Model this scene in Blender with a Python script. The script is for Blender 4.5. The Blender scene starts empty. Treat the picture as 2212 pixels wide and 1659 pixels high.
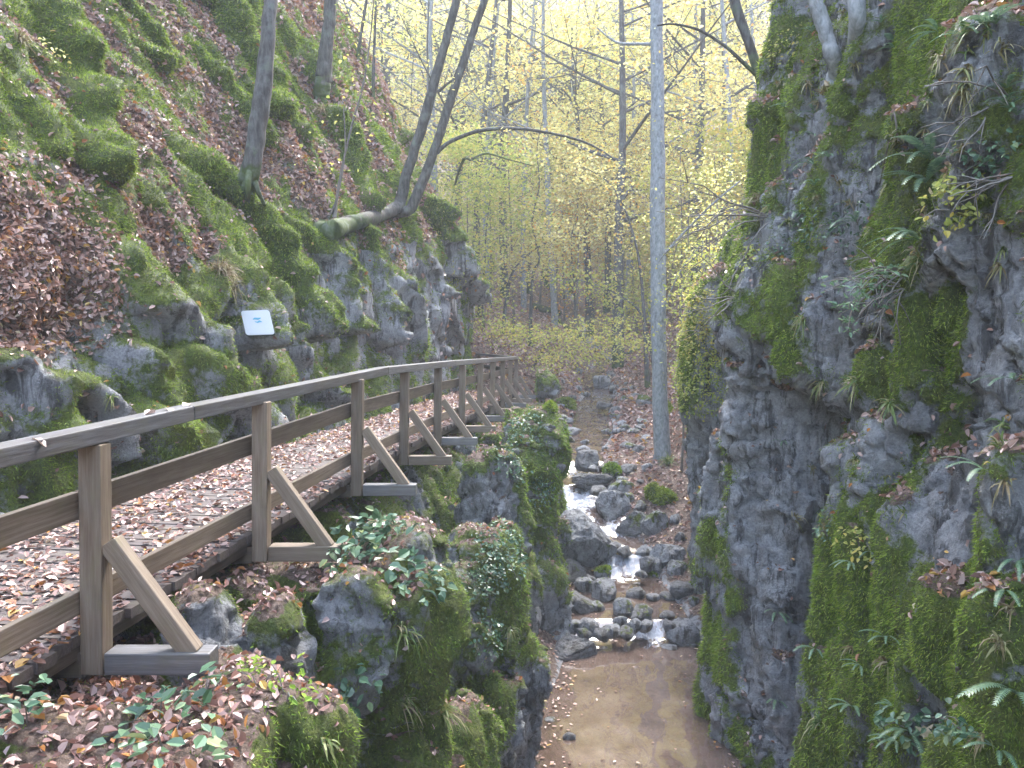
import bpy, bmesh, math, random
import numpy as np
from mathutils import Vector, Matrix
from mathutils.bvhtree import BVHTree
rng = np.random.default_rng(11); random.seed(11)
C = bpy.context.scene.collection
R = math.radians
# ------------------------------------------------------------------ helpers
F, CU, CV, PITCH = 1720.0, 1106.0, 829.5, R(3.16)
CP, SP = math.cos(PITCH), math.sin(PITCH)
def ray(u, v):
    a, b = (u-CU)/F, -(v-CV)/F
    return np.array([a, CP + b*SP, -SP + b*CP])
def P(u, v, Y):                       # the point at depth Y metres seen in direction (u, v)
    d = ray(u, v); return d*(Y/d[1])
def proj(p):
    p = np.atleast_2d(p); y = p[:, 1]*CP - p[:, 2]*SP; z = p[:, 1]*SP + p[:, 2]*CP
    y = np.maximum(y, 1e-3); return CU + F*p[:, 0]/y, CV - F*z/y, np.where(p[:, 1]*CP - p[:, 2]*SP > .2, y, -1)
def itp(x, pts):
    a = np.array(pts, float); return np.interp(x, a[:, 0], a[:, 1])
def sm(a, b, x):
    t = np.clip((x-a)/(b-a), 0, 1); return t*t*(3-2*t)

def _h(i, j, k, s):
    n = (i.astype(np.uint32)*np.uint32(73856093)) ^ (j.astype(np.uint32)*np.uint32(19349663)) ^ (k.astype(np.uint32)*np.uint32(83492791)) ^ np.uint32((s*2654435761) & 0xffffffff)
    n ^= n >> np.uint32(13); n *= np.uint32(1274126177); n ^= n >> np.uint32(16); n *= np.uint32(2246822519); n ^= n >> np.uint32(15)
    return n
def pnoise(p, s=0):
    i = np.floor(p).astype(np.int64); f = (p-i); w = f*f*f*(f*(f*6-15)+10)
    out = np.zeros(len(p))
    for dx in (0, 1):
        for dy in (0, 1):
            for dz in (0, 1):
                n = _h(i[:, 0]+dx, i[:, 1]+dy, i[:, 2]+dz, s)
                gx = (n & np.uint32(1023)).astype(float)/511.5-1; gy = ((n >> np.uint32(10)) & np.uint32(1023)).astype(float)/511.5-1; gz = ((n >> np.uint32(20)) & np.uint32(1023)).astype(float)/511.5-1
                d = gx*(f[:, 0]-dx)+gy*(f[:, 1]-dy)+gz*(f[:, 2]-dz)
                out += d*(w[:, 0] if dx else 1-w[:, 0])*(w[:, 1] if dy else 1-w[:, 1])*(w[:, 2] if dz else 1-w[:, 2])
    return out*1.4
def fbm(p, o=4, s=0, ridge=False, gain=.5):
    a, t, q = 1., np.zeros(len(p)), np.array(p, float)
    for k in range(o):
        n = pnoise(q, s+k*17); t += a*((1-2*np.abs(n)) if ridge else n); a *= gain; q = q*2.03+3.7
    return t
def worley(p, s=0):
    i = np.floor(p).astype(np.int64); f1 = np.full(len(p), 9.); f2 = f1.copy(); idv = np.zeros(len(p))
    for dx in (-1, 0, 1):
        for dy in (-1, 0, 1):
            for dz in (-1, 0, 1):
                c = i+np.array([dx, dy, dz]); n = _h(c[:, 0], c[:, 1], c[:, 2], s)
                q = c+np.stack([(n & np.uint32(1023)), (n >> np.uint32(10)) & np.uint32(1023), (n >> np.uint32(20)) & np.uint32(1023)], 1)/1023.
                d = np.linalg.norm(q-p, axis=1); m = d < f1
                f2 = np.where(m, f1, np.minimum(f2, d)); idv = np.where(m, (n % np.uint32(997))/997., idv); f1 = np.where(m, d, f1)
    return f1, f2, idv

def mesh(name, V, faces, mat=None, parent=None, smooth=True, attrs=None, loc=None):
    """faces: array (M,k) or list of such arrays"""
    if not isinstance(faces, (list, tuple)): faces = [faces]
    faces = [np.asarray(f, np.int32) for f in faces if len(f)]
    V = np.asarray(V, np.float32)
    me = bpy.data.meshes.new(name); me.vertices.add(len(V)); me.vertices.foreach_set('co', V.ravel())
    idx = np.concatenate([f.ravel() for f in faces]); cnt = np.concatenate([np.full(len(f), f.shape[1], np.int32) for f in faces])
    st = np.concatenate([[0], np.cumsum(cnt)[:-1]]).astype(np.int32)
    me.loops.add(len(idx)); me.loops.foreach_set('vertex_index', idx)
    me.polygons.add(len(cnt)); me.polygons.foreach_set('loop_start', st)
    me.polygons.foreach_set('use_smooth', np.full(len(cnt), smooth, bool))
    for k, a in (attrs or {}).items():
        at = me.attributes.new(k, 'FLOAT', 'POINT'); at.data.foreach_set('value', np.asarray(a, np.float32))
    me.update(calc_edges=True); me.validate()
    if mat: me.materials.append(mat)
    o = bpy.data.objects.new(name, me); C.objects.link(o)
    if parent: o.parent = parent
    if loc is not None: o.location = [float(c) for c in loc]
    return o
def tag(o, label, cat, group=None, kind=None):
    o['label'] = label; o['category'] = cat
    if group: o['group'] = group
    if kind: o['kind'] = kind
    return o
def struct(o, kind='structure'):
    o['kind'] = kind; return o
def empty(name, loc=(0, 0, 0), rz=0):
    o = bpy.data.objects.new(name, None); C.objects.link(o); o.location = [float(c) for c in loc]; o.rotation_euler = (0, 0, rz); o.empty_display_size = .1; return o
def copy_tree(o, parent=None):
    c = o.copy(); C.objects.link(c); c.parent = parent
    for ch in [x for x in CH.get(o.name, [])]: copy_tree(ch, c)
    return c
CH = {}
def kid(o, parent):
    o.parent = parent; CH.setdefault(parent.name, []).append(o); return o

# ------------------------------------------------------------------ materials
def nt(name):
    m = bpy.data.materials.new(name); m.use_nodes = True; t = m.node_tree; t.nodes.clear()
    out = t.nodes.new('ShaderNodeOutputMaterial'); return m, t, out
class N:
    def __init__(s, t): s.t = t
    def n(s, ty, **k):
        x = s.t.nodes.new(ty)
        for a, b in k.items(): setattr(x, a, b)
        return x
    def l(s, a, b): s.t.links.new(a, b)
    def noise(s, vec, scale, det=5, rough=.6, dist=0.):
        x = s.n('ShaderNodeTexNoise'); x.inputs['Scale'].default_value = scale; x.inputs['Detail'].default_value = det; x.inputs['Roughness'].default_value = rough; x.inputs['Distortion'].default_value = dist
        s.l(vec, x.inputs['Vector']); return x.outputs['Fac']
    def ramp(s, fac, stops, const=False):
        x = s.n('ShaderNodeValToRGB'); e = x.color_ramp.elements
        if const: x.color_ramp.interpolation = 'CONSTANT'
        while len(e) < len(stops): e.new(.5)
        for el, (p, c) in zip(e, stops):
            el.position = p; el.color = (*c, 1) if len(c) == 3 else c
        s.l(fac, x.inputs[0]); return x.outputs[0]
    def math(s, op, a, b=None, clamp=False):
        x = s.n('ShaderNodeMath', operation=op, use_clamp=clamp)
        for k, q in enumerate((a, b)):
            if q is None: continue
            if isinstance(q, (int, float)): x.inputs[k].default_value = q
            else: s.l(q, x.inputs[k])
        return x.outputs[0]
    def mix(s, fac, a, b, mode='MIX'):
        x = s.n('ShaderNodeMix', data_type='RGBA', blend_type=mode)
        for k, q in ((0, fac), (6, a), (7, b)):
            if isinstance(q, (int, float)): x.inputs[k].default_value = q
            elif isinstance(q, tuple): x.inputs[k].default_value = (*q, 1)
            else: s.l(q, x.inputs[k])
        return x.outputs[2]
    def bump(s, h, st, dist, nrm=None):
        x = s.n('ShaderNodeBump'); x.inputs['Strength'].default_value = st; x.inputs['Distance'].default_value = dist; s.l(h, x.inputs['Height'])
        if nrm is not None: s.l(nrm, x.inputs['Normal'])
        return x.outputs[0]
    def map(s, scale, rot=(0, 0, 0), src='Object'):
        c = s.n('ShaderNodeTexCoord'); x = s.n('ShaderNodeMapping'); x.inputs['Scale'].default_value = scale; x.inputs['Rotation'].default_value = rot
        s.l(c.outputs[src], x.inputs[0]); return x.outputs[0]
    def attr(s, name):
        x = s.n('ShaderNodeAttribute'); x.attribute_name = name; return x.outputs['Fac']
    def pbsdf(s, col, rough, spec=.4, nrm=None):
        x = s.n('ShaderNodeBsdfPrincipled')
        for k, q in (('Base Color', col), ('Roughness', rough)):
            if isinstance(q, tuple): x.inputs[k].default_value = (*q, 1)
            elif isinstance(q, (int, float)): x.inputs[k].default_value = q
            else: s.l(q, x.inputs[k])
        x.inputs['Specular IOR Level'].default_value = spec
        if nrm is not None: s.l(nrm, x.inputs['Normal'])
        return x.outputs[0]

def mat_terrain(name='mossy_rock', dk=0.):
    m, t, out = nt(name); g = N(t); v = g.map((1, 1, 1))
    n1 = g.noise(v, 1.6, 6, .62); n2 = g.noise(v, 7, 9, .72, .4); n3 = g.noise(v, 38, 6, .75); n4 = g.noise(v, 3.1, 9, .7, 1.2)
    vs = g.map((1.6, 1.6, .3), (0, R(12), 0)); streak = g.noise(vs, 3.4, 7, .68, .5)
    rock = g.ramp(g.math('ADD', g.math('MULTIPLY', n4, .6), g.math('MULTIPLY', n3, .4)), [(.32, (.06, .062, .068)), (.42, (.25, .256, .27)), (.53, (.43, .437, .455)), (.64, (.64, .65, .67))])
    rock = g.mix(g.ramp(streak, [(.51, (0, 0, 0)), (.59, (.9, .9, .9))]), rock, g.mix(.82, rock, (.03, .028, .026)))
    rock = g.mix(g.ramp(n1, [(.50, (0, 0, 0)), (.64, (.7, .7, .7))]), rock, g.mix(.55, rock, (.13, .105, .06)))
    rock = g.mix(g.ramp(n4, [(.56, (0, 0, 0)), (.70, (.55, .55, .55))]), rock, (.42, .43, .44))
    if dk: rock = g.mix(dk, rock, (.05, .042, .034))
    mossc = g.mix(g.ramp(n1, [(.38, (0, 0, 0)), (.62, (1, 1, 1))]), (.085, .135, .022), (.165, .235, .036))
    mossc = g.mix(g.ramp(streak, [(.42, (0, 0, 0)), (.6, (.8, .8, .8))]), mossc, (.20, .23, .036))
    mossc = g.mix(g.ramp(n4, [(.40, (0, 0, 0)), (.58, (1, 1, 1))]), g.mix(.4, mossc, (.085, .07, .025)), mossc)
    mossc = g.mix(g.ramp(n3, [(.38, (0, 0, 0)), (.6, (1, 1, 1))]), g.mix(.65, mossc, (.02, .03, .006)), mossc)
    soil = g.ramp(g.noise(v, 16, 8, .78), [(.34, (.045, .03, .022)), (.48, (.16, .108, .08)), (.62, (.33, .24, .195))])
    mm = g.math('ADD', g.attr('moss'), g.math('MULTIPLY', g.math('SUBTRACT', g.math('ADD', g.math('MULTIPLY', n2, .6), g.math('MULTIPLY', n4, .4)), .5), 1.5))
    mf = g.ramp(mm, [(.42, (0, 0, 0)), (.58, (1, 1, 1))])
    lf = g.ramp(g.math('ADD', g.attr('litter'), g.math('MULTIPLY', g.math('SUBTRACT', n2, .5), 1.0)), [(.44, (0, 0, 0)), (.56, (1, 1, 1))])
    col = g.mix(mf, rock, mossc); col = g.mix(lf, col, soil)
    hgt = g.math('ADD', g.math('MULTIPLY', n2, .6), g.math('MULTIPLY', n3, .8))
    nr = g.bump(hgt, 1., .10)
    ro = g.ramp(n2, [(.3, (.5-dk*.35,)*3), (.7, (.85-dk*.4,)*3)])
    g.l(g.pbsdf(col, ro, .35, nr), out.inputs[0]); return m

def mat_leaf(name, stops, rough=.5, trans=.35, spec=.4, dark=.25):
    m, t, out = nt(name); g = N(t)
    geo = g.n('ShaderNodeNewGeometry'); col = g.ramp(geo.outputs['Random Per Island'], stops)
    oi = g.n('ShaderNodeObjectInfo'); v = g.map((1, 1, 1)); nz = g.noise(v, 2.2, 7, .7)
    hs = g.n('ShaderNodeHueSaturation'); g.l(col, hs.inputs['Color'])
    g.l(g.math('MAXIMUM', g.math('ADD', g.math('MULTIPLY', g.math('SUBTRACT', nz, .5), dark*5), 1), .25), hs.inputs['Value'])
    g.l(g.math('ADD', g.math('MULTIPLY', oi.outputs['Random'], .03), .485), hs.inputs['Hue'])
    col = hs.outputs[0]
    b = g.pbsdf(col, rough, spec)
    tr = g.n('ShaderNodeBsdfTranslucent'); g.l(col, tr.inputs[0])
    mx = g.n('ShaderNodeMixShader'); mx.inputs[0].default_value = trans; g.l(b, mx.inputs[1]); g.l(tr.outputs[0], mx.inputs[2])
    g.l(mx.outputs[0], out.inputs[0]); return m

def mat_wood(name, c0, c1, c2, ro=.62, kn=.085):
    m, t, out = nt(name); g = N(t); v = g.map((1.2, 26, 26)); v2 = g.map((1, 2, 2))
    n = g.noise(v, 2.2, 7, .65, .4); b = g.noise(v2, 1.7, 5, .6)
    oi = g.n('ShaderNodeObjectInfo')
    col = g.ramp(n, [(.25, c0), (.5, c1), (.75, c2)])
    col = g.mix(g.ramp(b, [(.38, (0, 0, 0)), (.7, (.75, .75, .75))]), col, g.mix(.6, col, (.085, .055, .04)))
    alg = g.noise(g.map((1.5, 3, 3)), 3.3, 6, .7); col = g.mix(g.ramp(alg, [(.5, (0, 0, 0)), (.68, (.55, .55, .55))]), col, g.mix(.5, col, (.15, .145, .06)))
    hs = g.n('ShaderNodeHueSaturation'); g.l(col, hs.inputs['Color']); g.l(g.math('ADD', g.math('MULTIPLY', oi.outputs['Random'], .4), .8), hs.inputs['Value'])
    g.l(g.pbsdf(hs.outputs[0], ro, .45, g.bump(n, .45, .006)), out.inputs[0]); return m

def mat_bark(name, stops, moss=.0, zs=.25):
    m, t, out = nt(name); g = N(t); v = g.map((1, 1, zs)); v1 = g.map((1, 1, 1))
    n = g.noise(v, 16, 7, .65, .3); b = g.noise(v1, 3.2, 6, .65)
    col = g.ramp(n, stops)
    if moss:
        mm = g.ramp(g.math('ADD', b, g.math('MULTIPLY', g.attr('moss'), .6)), [(.62-.2*moss, (0, 0, 0)), (.74-.2*moss, (1, 1, 1))])
        col = g.mix(mm, col, g.mix(n, (.03, .045, .012), (.09, .12, .03)))
    col = g.mix(g.ramp(b, [(.5, (0, 0, 0)), (.7, (.6, .6, .6))]), col, g.mix(.6, col, (.30, .32, .33)))
    g.l(g.pbsdf(col, .8, .25, g.bump(n, .6, .015)), out.inputs[0]); return m

def mat_water():
    m, t, out = nt('stream_water'); g = N(t); v = g.map((1, .6, 1))
    fo = g.attr('foam'); n = g.noise(v, 5, 6, .6, .5); nf = g.noise(g.map((3, 1.2, 1)), 5, 8, .75, .6)
    ff = g.ramp(g.math('ADD', fo, g.math('MULTIPLY', g.math('SUBTRACT', nf, .5), 3.2)), [(.5, (0, 0, 0)), (1.0, (.9, .9, .9))])
    big = g.noise(g.map((1, 1, 1)), 1.3, 6, .65)
    col = g.ramp(big, [(.3, (.085, .056, .042)), (.5, (.15, .102, .078)), (.7, (.22, .16, .13))])
    rip = g.bump(g.noise(v, 3.2, 3, .5, .6), .16, .03)
    w = g.pbsdf(col, .045, 1., rip); pb = w.node; pb.inputs['Coat Weight'].default_value = 1.; pb.inputs['Coat Roughness'].default_value = .04; pb.inputs['Coat IOR'].default_value = 1.6; g.l(rip, pb.inputs['Coat Normal'])
    f = g.pbsdf((.38, .42, .49), .4, .4, g.bump(nf, .9, .05))
    tr = g.n('ShaderNodeBsdfTransparent'); tr.inputs[0].default_value = (.9, .82, .72, 1)
    m0 = g.n('ShaderNodeMixShader'); m0.inputs[0].default_value = .18; g.l(w, m0.inputs[1]); g.l(tr.outputs[0], m0.inputs[2])
    mx = g.n('ShaderNodeMixShader'); g.l(ff, mx.inputs[0]); g.l(m0.outputs[0], mx.inputs[1]); g.l(f, mx.inputs[2]); g.l(mx.outputs[0], out.inputs[0]); return m
def mat_plain(name, col, rough=.5, var=.2):
    m, t, out = nt(name); g = N(t); n = g.noise(g.map((1, 1, 1)), 9, 6, .65)
    d = tuple(c*(1-var) for c in col); g.l(g.pbsdf(g.mix(n, d, col), rough, .4, g.bump(n, .15, .004)), out.inputs[0]); return m

M_T = mat_terrain(); M_B = mat_terrain('wet_stone', .5); M_B2 = mat_terrain('damp_stone', .15)
M_LIT = mat_leaf('fallen_leaf', [(0, (.12, .06, .04)), (.12, (.22, .125, .09)), (.28, (.33, .20, .155)), (.48, (.43, .30, .25)), (.70, (.52, .405, .36)), (.86, (.30, .13, .055)), (.93, (.42, .22, .055)), (.97, (.52, .38, .10)), (1, (.56, .49, .42))], .4, .1, .5, .12)
M_MOSS = mat_leaf('moss', [(0, (.085, .135, .02)), (.4, (.165, .245, .034)), (.75, (.26, .35, .05)), (1, (.38, .43, .09))], .75, .3, .2, .35)
M_YEL = mat_leaf('autumn_leaf', [(0, (.50, .43, .13)), (.3, (.66, .59, .20)), (.6, (.72, .68, .34)), (.85, (.54, .58, .24)), (.95, (.62, .41, .09)), (1, (.56, .32, .09))], .55, .62, .3, .15)
M_LIME = mat_leaf('pale_green_leaf', [(0, (.28, .33, .08)), (.4, (.42, .46, .12)), (.7, (.55, .54, .16)), (1, (.62, .50, .12))], .55, .45, .3, .15)
M_ORA = mat_leaf('orange_leaf', [(0, (.50, .26, .05)), (.4, (.66, .38, .07)), (.8, (.66, .50, .10)), (1, (.45, .20, .05))], .55, .45, .3, .15)
M_GRN = mat_leaf('green_leaf', [(0, (.04, .085, .045)), (.4, (.085, .16, .09)), (.8, (.14, .23, .14)), (1, (.22, .27, .10))], .33, .2, .5, .2)
M_IVY = mat_leaf('ivy_leaf', [(0, (.025, .055, .026)), (.5, (.055, .115, .05)), (.85, (.10, .17, .09)), (1, (.18, .10, .06))], .3, .15, .6, .2)
M_FERN = mat_leaf('fern_leaf', [(0, (.10, .19, .11)), (.5, (.17, .28, .16)), (1, (.25, .36, .19))], .36, .3, .5, .15)
M_GRASS = mat_leaf('sedge_blade', [(0, (.09, .15, .04)), (.5, (.16, .22, .06)), (.8, (.30, .29, .12)), (1, (.42, .36, .20))], .45, .3, .4, .15)
M_STRAW = mat_leaf('dry_grass_blade', [(0, (.14, .11, .05)), (.5, (.28, .22, .12)), (.8, (.20, .22, .07)), (1, (.42, .36, .24))], .55, .3, .3, .15)
M_SPRU = mat_leaf('needle', [(0, (.03, .06, .035)), (.6, (.055, .10, .06)), (1, (.09, .14, .07))], .5, .2, .3, .2)
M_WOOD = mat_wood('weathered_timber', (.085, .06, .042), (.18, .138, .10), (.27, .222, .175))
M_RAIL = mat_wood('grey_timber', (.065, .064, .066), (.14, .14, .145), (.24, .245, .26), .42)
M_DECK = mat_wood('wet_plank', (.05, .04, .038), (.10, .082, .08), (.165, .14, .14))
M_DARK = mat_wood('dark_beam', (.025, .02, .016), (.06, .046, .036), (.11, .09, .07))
M_BEECH = mat_bark('beech_bark', [(.30, (.12, .13, .135)), (.5, (.25, .265, .275)), (.70, (.38, .395, .41))], 0, .5)
M_BARK = mat_bark('rough_bark', [(.28, (.035, .032, .03)), (.5, (.085, .08, .075)), (.75, (.17, .165, .155))], .2)
M_BARKM = mat_bark('mossy_bark', [(.28, (.03, .028, .025)), (.5, (.08, .075, .065)), (.75, (.16, .15, .135))], .25)
M_TWIG = mat_bark('twig_bark', [(.28, (.07, .06, .05)), (.5, (.16, .14, .12)), (.75, (.28, .25, .22))], 0)
M_WATER = mat_water()
M_SIGN = mat_plain('white_board', (.55, .57, .58), .4, .12)
M_BLUE = mat_plain('pale_blue_print', (.10, .34, .46), .4, .1)
M_FRAME = mat_plain('dark_green_edge', (.05, .07, .05), .5, .3)

# ------------------------------------------------------------------ walkway line
RP = [(-4, -3.4, -.72), (0, -2.76, -.60), (2.2, -2.43, -.51), (4.06, -2.15, -.437), (5.9, -1.87, -.365), (8.1, -1.58, -.306), (10.1, -1.37, -.305), (12.1, -1.13, -.317), (14.1, -.885, -.353), (16.2, -.65, -.377), (18.2, -.45, -.405), (20.2, -.24, -.43), (22.1, -.05, -.46), (23.9, .12, -.486), (27, .4, -.52), (60, 3, -1)]
railx = lambda y: itp(y, [(p[0], p[1]) for p in RP])
railz = lambda y: itp(y, [(p[0], p[2]) for p in RP])
deckz = lambda y: railz(y)-1.07

# ------------------------------------------------------------------ stream and ground
ZS = [(-30, -6), (6, -5.15), (10, -5.05), (13.0, -4.98), (13.5, -4.78), (15.2, -4.62), (16.2, -4.3), (17.6, -4.05), (19, -3.62), (21, -3.25), (24, -2.85), (28, -2.42), (34, -1.7), (40, -.5), (60, 3.2), (90, 10), (120, 27), (150, 50), (200, 92), (260, 140), (400, 200)]
XC = [(-30, 1.6), (8, 1.55), (10, 1.65), (13.3, 2.05), (16, 2.0), (19, 1.45), (22, 1.65), (25, 2.5), (28, 2.75), (31, 3.5), (34, 3.4), (38, 4.4), (42, 4.2), (60, 4.5), (400, 8)]
WC = [(-30, 1.3), (10, 1.35), (13, 1.2), (16, 1.0), (19, .95), (22, .9), (26, .8), (30, .75), (34, .6), (40, .35), (48, .1), (400, .1)]
def zg(x, y, fine=True):
    x = np.asarray(x, float); y = np.asarray(y, float)
    zs, xc, w = itp(y, ZS), itp(y, XC), itp(y, WC)
    dl, dr = np.maximum(xc-w-x, 0), np.maximum(x-xc-w, 0)
    far = sm(26, 46, y)
    L = .72*np.minimum(dl, 1.6)+(.62-.22*far)*np.maximum(dl-1.6, 0)
    Rr = (.28)*np.minimum(dr, 1.7)+(1.25-.65*far)*np.maximum(dr-1.7, 0)+ (1-sm(17, 20, y))*1.2*np.maximum(dr-3.2, 0)
    Rr = np.where(Rr > 8, 8+(Rr-8)*.55, Rr); L = np.where(L > 8, 8+(L-8)*.6, L)
    side = np.where(x < xc, L, Rr)
    z = zs+side-.35*sm(0, .35, np.minimum(xc+w-x, x-xc+w))*(1-sm(38, 46, y))
    cap = -2.25+.25*sm(18, 24, y)
    z = np.where((x < xc) & (y < 30), np.where(z > cap, cap+(z-cap)*sm(26.5, 30, y), z), z)
    if fine:
        sh = x.shape; p = np.stack([x.ravel(), y.ravel(), np.zeros(x.size)], 1)
        z = z+((.16*fbm(p*.55, 3, 5)+.05*fbm(p*2.2, 3, 9))*np.minimum(1, .35+(dl+dr).ravel()*.5)+1.2*sm(45, 80, y.ravel())*fbm(p*.06, 3, 2)).reshape(sh)
    return z
def axis(lo, a, b, hi, d, g):
    c = list(np.arange(a, b, d)); s = d; x = a
    while x > lo: s *= g; x -= s; c.insert(0, x)
    s = d; x = c[-1]
    while x < hi: s *= g; x += s; c.append(x)
    return np.array(c)
ax, ay = axis(-160, -1.5, 8, 160, .1, 1.09), axis(-30, 8, 42, 330, .1, 1.06)
GX, GY = np.meshgrid(ax, ay, indexing='ij')
GZ = zg(GX, GY)
def gridfaces(n, m):
    i = np.arange(n*m).reshape(n, m); return np.stack([i[:-1, :-1].ravel(), i[1:, :-1].ravel(), i[1:, 1:].ravel(), i[:-1, 1:].ravel()], 1)
GVv = np.stack([GX.ravel(), GY.ravel(), GZ.ravel()], 1); GF = gridfaces(len(ax), len(ay))
pn = fbm(GVv*.35, 4, 31)
inbed = sm(.3, -.15, np.abs(GVv[:, 0]-itp(GVv[:, 1], XC))-itp(GVv[:, 1], WC))
g_moss = np.clip(.15+.5*pn*(1-inbed), 0, 1); g_lit = np.clip(1-inbed*(.62+.5*pn), 0, 1)

# ------------------------------------------------------------------ left hillside
FOOT = [(-6, -4.9), (0, -4.6), (2, -4.5), (4, -4.35), (6, -4.15), (8, -3.75), (10, -3.45), (12, -3.25), (16, -2.8), (20, -2.3), (23, -1.9), (25, -1.6), (26.8, -1.35), (28, -1.6), (29.5, -2.6), (31, -4.2), (33, -6.5), (36, -9), (42, -14)]
NEARP = [(0, -2.4), (.02, -1.5), (.22, -1.0), (.5, -.45), (1.25, .35), (2.6, 2.0), (5.2, 5.2), (9, 10), (14, 15.5), (24, 23)]
MIDP = [(0, -2.4), (.02, -1.5), (.3, -.5), (.7, .7), (1.4, 1.7), (2.8, 3.5), (5, 6.6), (9, 11.5), (14, 16.5), (24, 24)]
FARP = [(0, -2.6), (.02, -1.6), (.12, .6), (.35, 2.6), (1.35, 4.6), (2.5, 6.9), (3.6, 9.1), (5.3, 11.4), (9, 14.5), (20, 22)]
def prof(pts, n):
    a = np.array(pts); s = np.concatenate([[0], np.cumsum(np.hypot(*np.diff(a, axis=0).T))]); t = np.linspace(0, 1, n)**1.25
    return np.interp(t*s[-1], s, a[:, 0]), np.interp(t*s[-1], s, a[:, 1])
NS = 330
yc = []; y = -6.
while y < 42: yc.append(y); y += .055+.0035*max(y-6, 0)+ (.12 if y < 2 else 0)
yc = np.array(yc); NY = len(yc)
pr = [prof(q, NS) for q in (NEARP, MIDP, FARP)]
w1 = sm(5.5, 10, yc)[:, None]; w2 = sm(12, 22, yc)[:, None]
DX = (pr[0][0]*(1-w1)+pr[1][0]*w1)*(1-w2)+pr[2][0]*w2
DZ = (pr[0][1]*(1-w1)+pr[1][1]*w1)*(1-w2)+pr[2][1]*w2
footx = itp(yc, FOOT)
HX = footx[:, None]-DX; HZ = DZ.copy(); HY = np.repeat(yc[:, None], NS, 1)
HV = np.stack([HX.ravel(), HY.ravel(), HZ.ravel()], 1); HFc = gridfaces(NY, NS)
def vnormals(V, Fq):
    a = V[Fq[:, 2]]-V[Fq[:, 0]]; b = V[Fq[:, 3]]-V[Fq[:, 1]]; n = np.cross(a, b); out = np.zeros_like(V)
    for k in range(4): 
        for c in range(3): out[:, c] += np.bincount(Fq[:, k], n[:, c], len(V))
    return out/np.maximum(np.linalg.norm(out, axis=1, keepdims=True), 1e-9)
HN = vnormals(HV, HFc)
if HN[:, 0].mean() < 0: HFc = HFc[:, ::-1]; HN = -HN
sub = np.arange(NY*NS).reshape(NY, NS)[::3, ::3]
sv = HV[sub.ravel()]; bv = BVHTree.FromPolygons(sv.tolist(), gridfaces(*sub.shape).tolist())
def bhit(u, v):
    h = bv.ray_cast(Vector((0, 0, 0)), Vector(ray(u, v)).normalized())[0]; return np.array(h) if h else None
# smooth large undulation first
HV = HV+HN*(.38*fbm(HV*np.array([.35, .45, .22]), 3, 3))[:, None]
RIBS = [([(415, -30), (480, 80), (528, 170), (545, 260)], 46, .55), ([(190, -20), (270, 60), (325, 130)], 34, .42), ([(50, 40), (125, 160), (160, 290), (175, 370)], 44, .5),
        ([(-10, 140), (30, 230), (78, 330)], 40, .45), ([(395, 120), (470, 220), (530, 310)], 38, .38), ([(370, 390), (470, 450), (560, 560), (630, 665)], 72, .5),
        ([(560, 395), (622, 480)], 26, .3), ([(610, 490), (680, 560), (738, 690)], 36, .45), ([(615, 290), (650, 400), (655, 440)], 26, .4), ([(690, 250), (735, 330), (765, 440)], 34, .5),
        ([(270, 555), (330, 620), (410, 740), (440, 830)], 86, .28), ([(852, 290), (866, 400)], 17, .45), ([(335, 240), (402, 320)], 24, .25), ([(262, 125), (298, 150)], 26, .4),
        ([(205, 345), (290, 445)], 36, .25), ([(470, 590), (500, 720)], 44, .5), ([(755, 500), (805, 650), (820, 720)], 30, .45), ([(890, 440), (955, 560), (1000, 650)], 36, .6),
        ([(40, 770), (90, 830), (120, 900)], 60, .4), ([(170, 800), (235, 860), (265, 950)], 52, .4), ([(20, 1060), (60, 1110)], 60, .4), ([(300, 900), (390, 1000)], 70, .35),
        ([(555, 640), (600, 720), (640, 800)], 46, .35), ([(480, 870), (560, 960)], 50, .3), ([(650, 790), (700, 860)], 44, .3), ([(125, 180), (200, 290), (260, 380)], 30, .22),
        ([(400, 0), (330, -40)], 40, .4), ([(500, -20), (545, 60)], 26, .35), ([(640, 100), (660, 170)], 22, .4), ([(560, 200), (600, 290)], 24, .3), ([(700, 560), (745, 640)], 22, .35),
        ([(830, 600), (870, 700), (880, 760)], 30, .4), ([(930, 620), (985, 720)], 26, .4), ([(775, 100), (790, 190)], 26, .6), ([(120, 420), (200, 500)], 30, .15), ([(0, 330), (60, 390)], 30, .25),
        ([(440, 330), (500, 420)], 26, .22), ([(810, 330), (835, 400)], 22, .4), ([(285, 770), (330, 850)], 40, .3)]
ribf = np.zeros(len(HV)); wob = .35*fbm(HV*1.1, 3, 77)
for pl, wpx, hgt in RIBS:
    pts = [bhit(*q) for q in pl]; pts = [q for q in pts if q is not None]
    if len(pts) < 2: continue
    dist = np.linalg.norm(np.mean(pts, 0)); wm = wpx/F*dist*.84
    best = np.full(len(HV), 9.)
    lo = np.min(pts, 0)-wm*3; hi = np.max(pts, 0)+wm*3; sel = np.where(np.all((HV > lo-.5) & (HV < hi+.5), 1))[0]; q = HV[sel]; bb = np.full(len(sel), 9.)
    for a, b in zip(pts[:-1], pts[1:]):
        t = np.clip(((q-a)@(b-a))/max((b-a)@(b-a), 1e-6), 0, 1); bb = np.minimum(bb, np.linalg.norm(q-a-t[:, None]*(b-a), axis=1))
    x = np.clip(1-((bb*(1+1.2*wob[sel]))/wm)**2, 0, 1)
    ribf[sel] = np.maximum(ribf[sel], x**.5*hgt*1.6*min(1., wm/.22))
rd = HN+np.array([.15, -.1, -.45]); HV = HV+rd/np.linalg.norm(rd, axis=1, keepdims=True)*ribf[:, None]*(1+.45*fbm(HV*1.6, 3, 78))[:, None]
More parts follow.
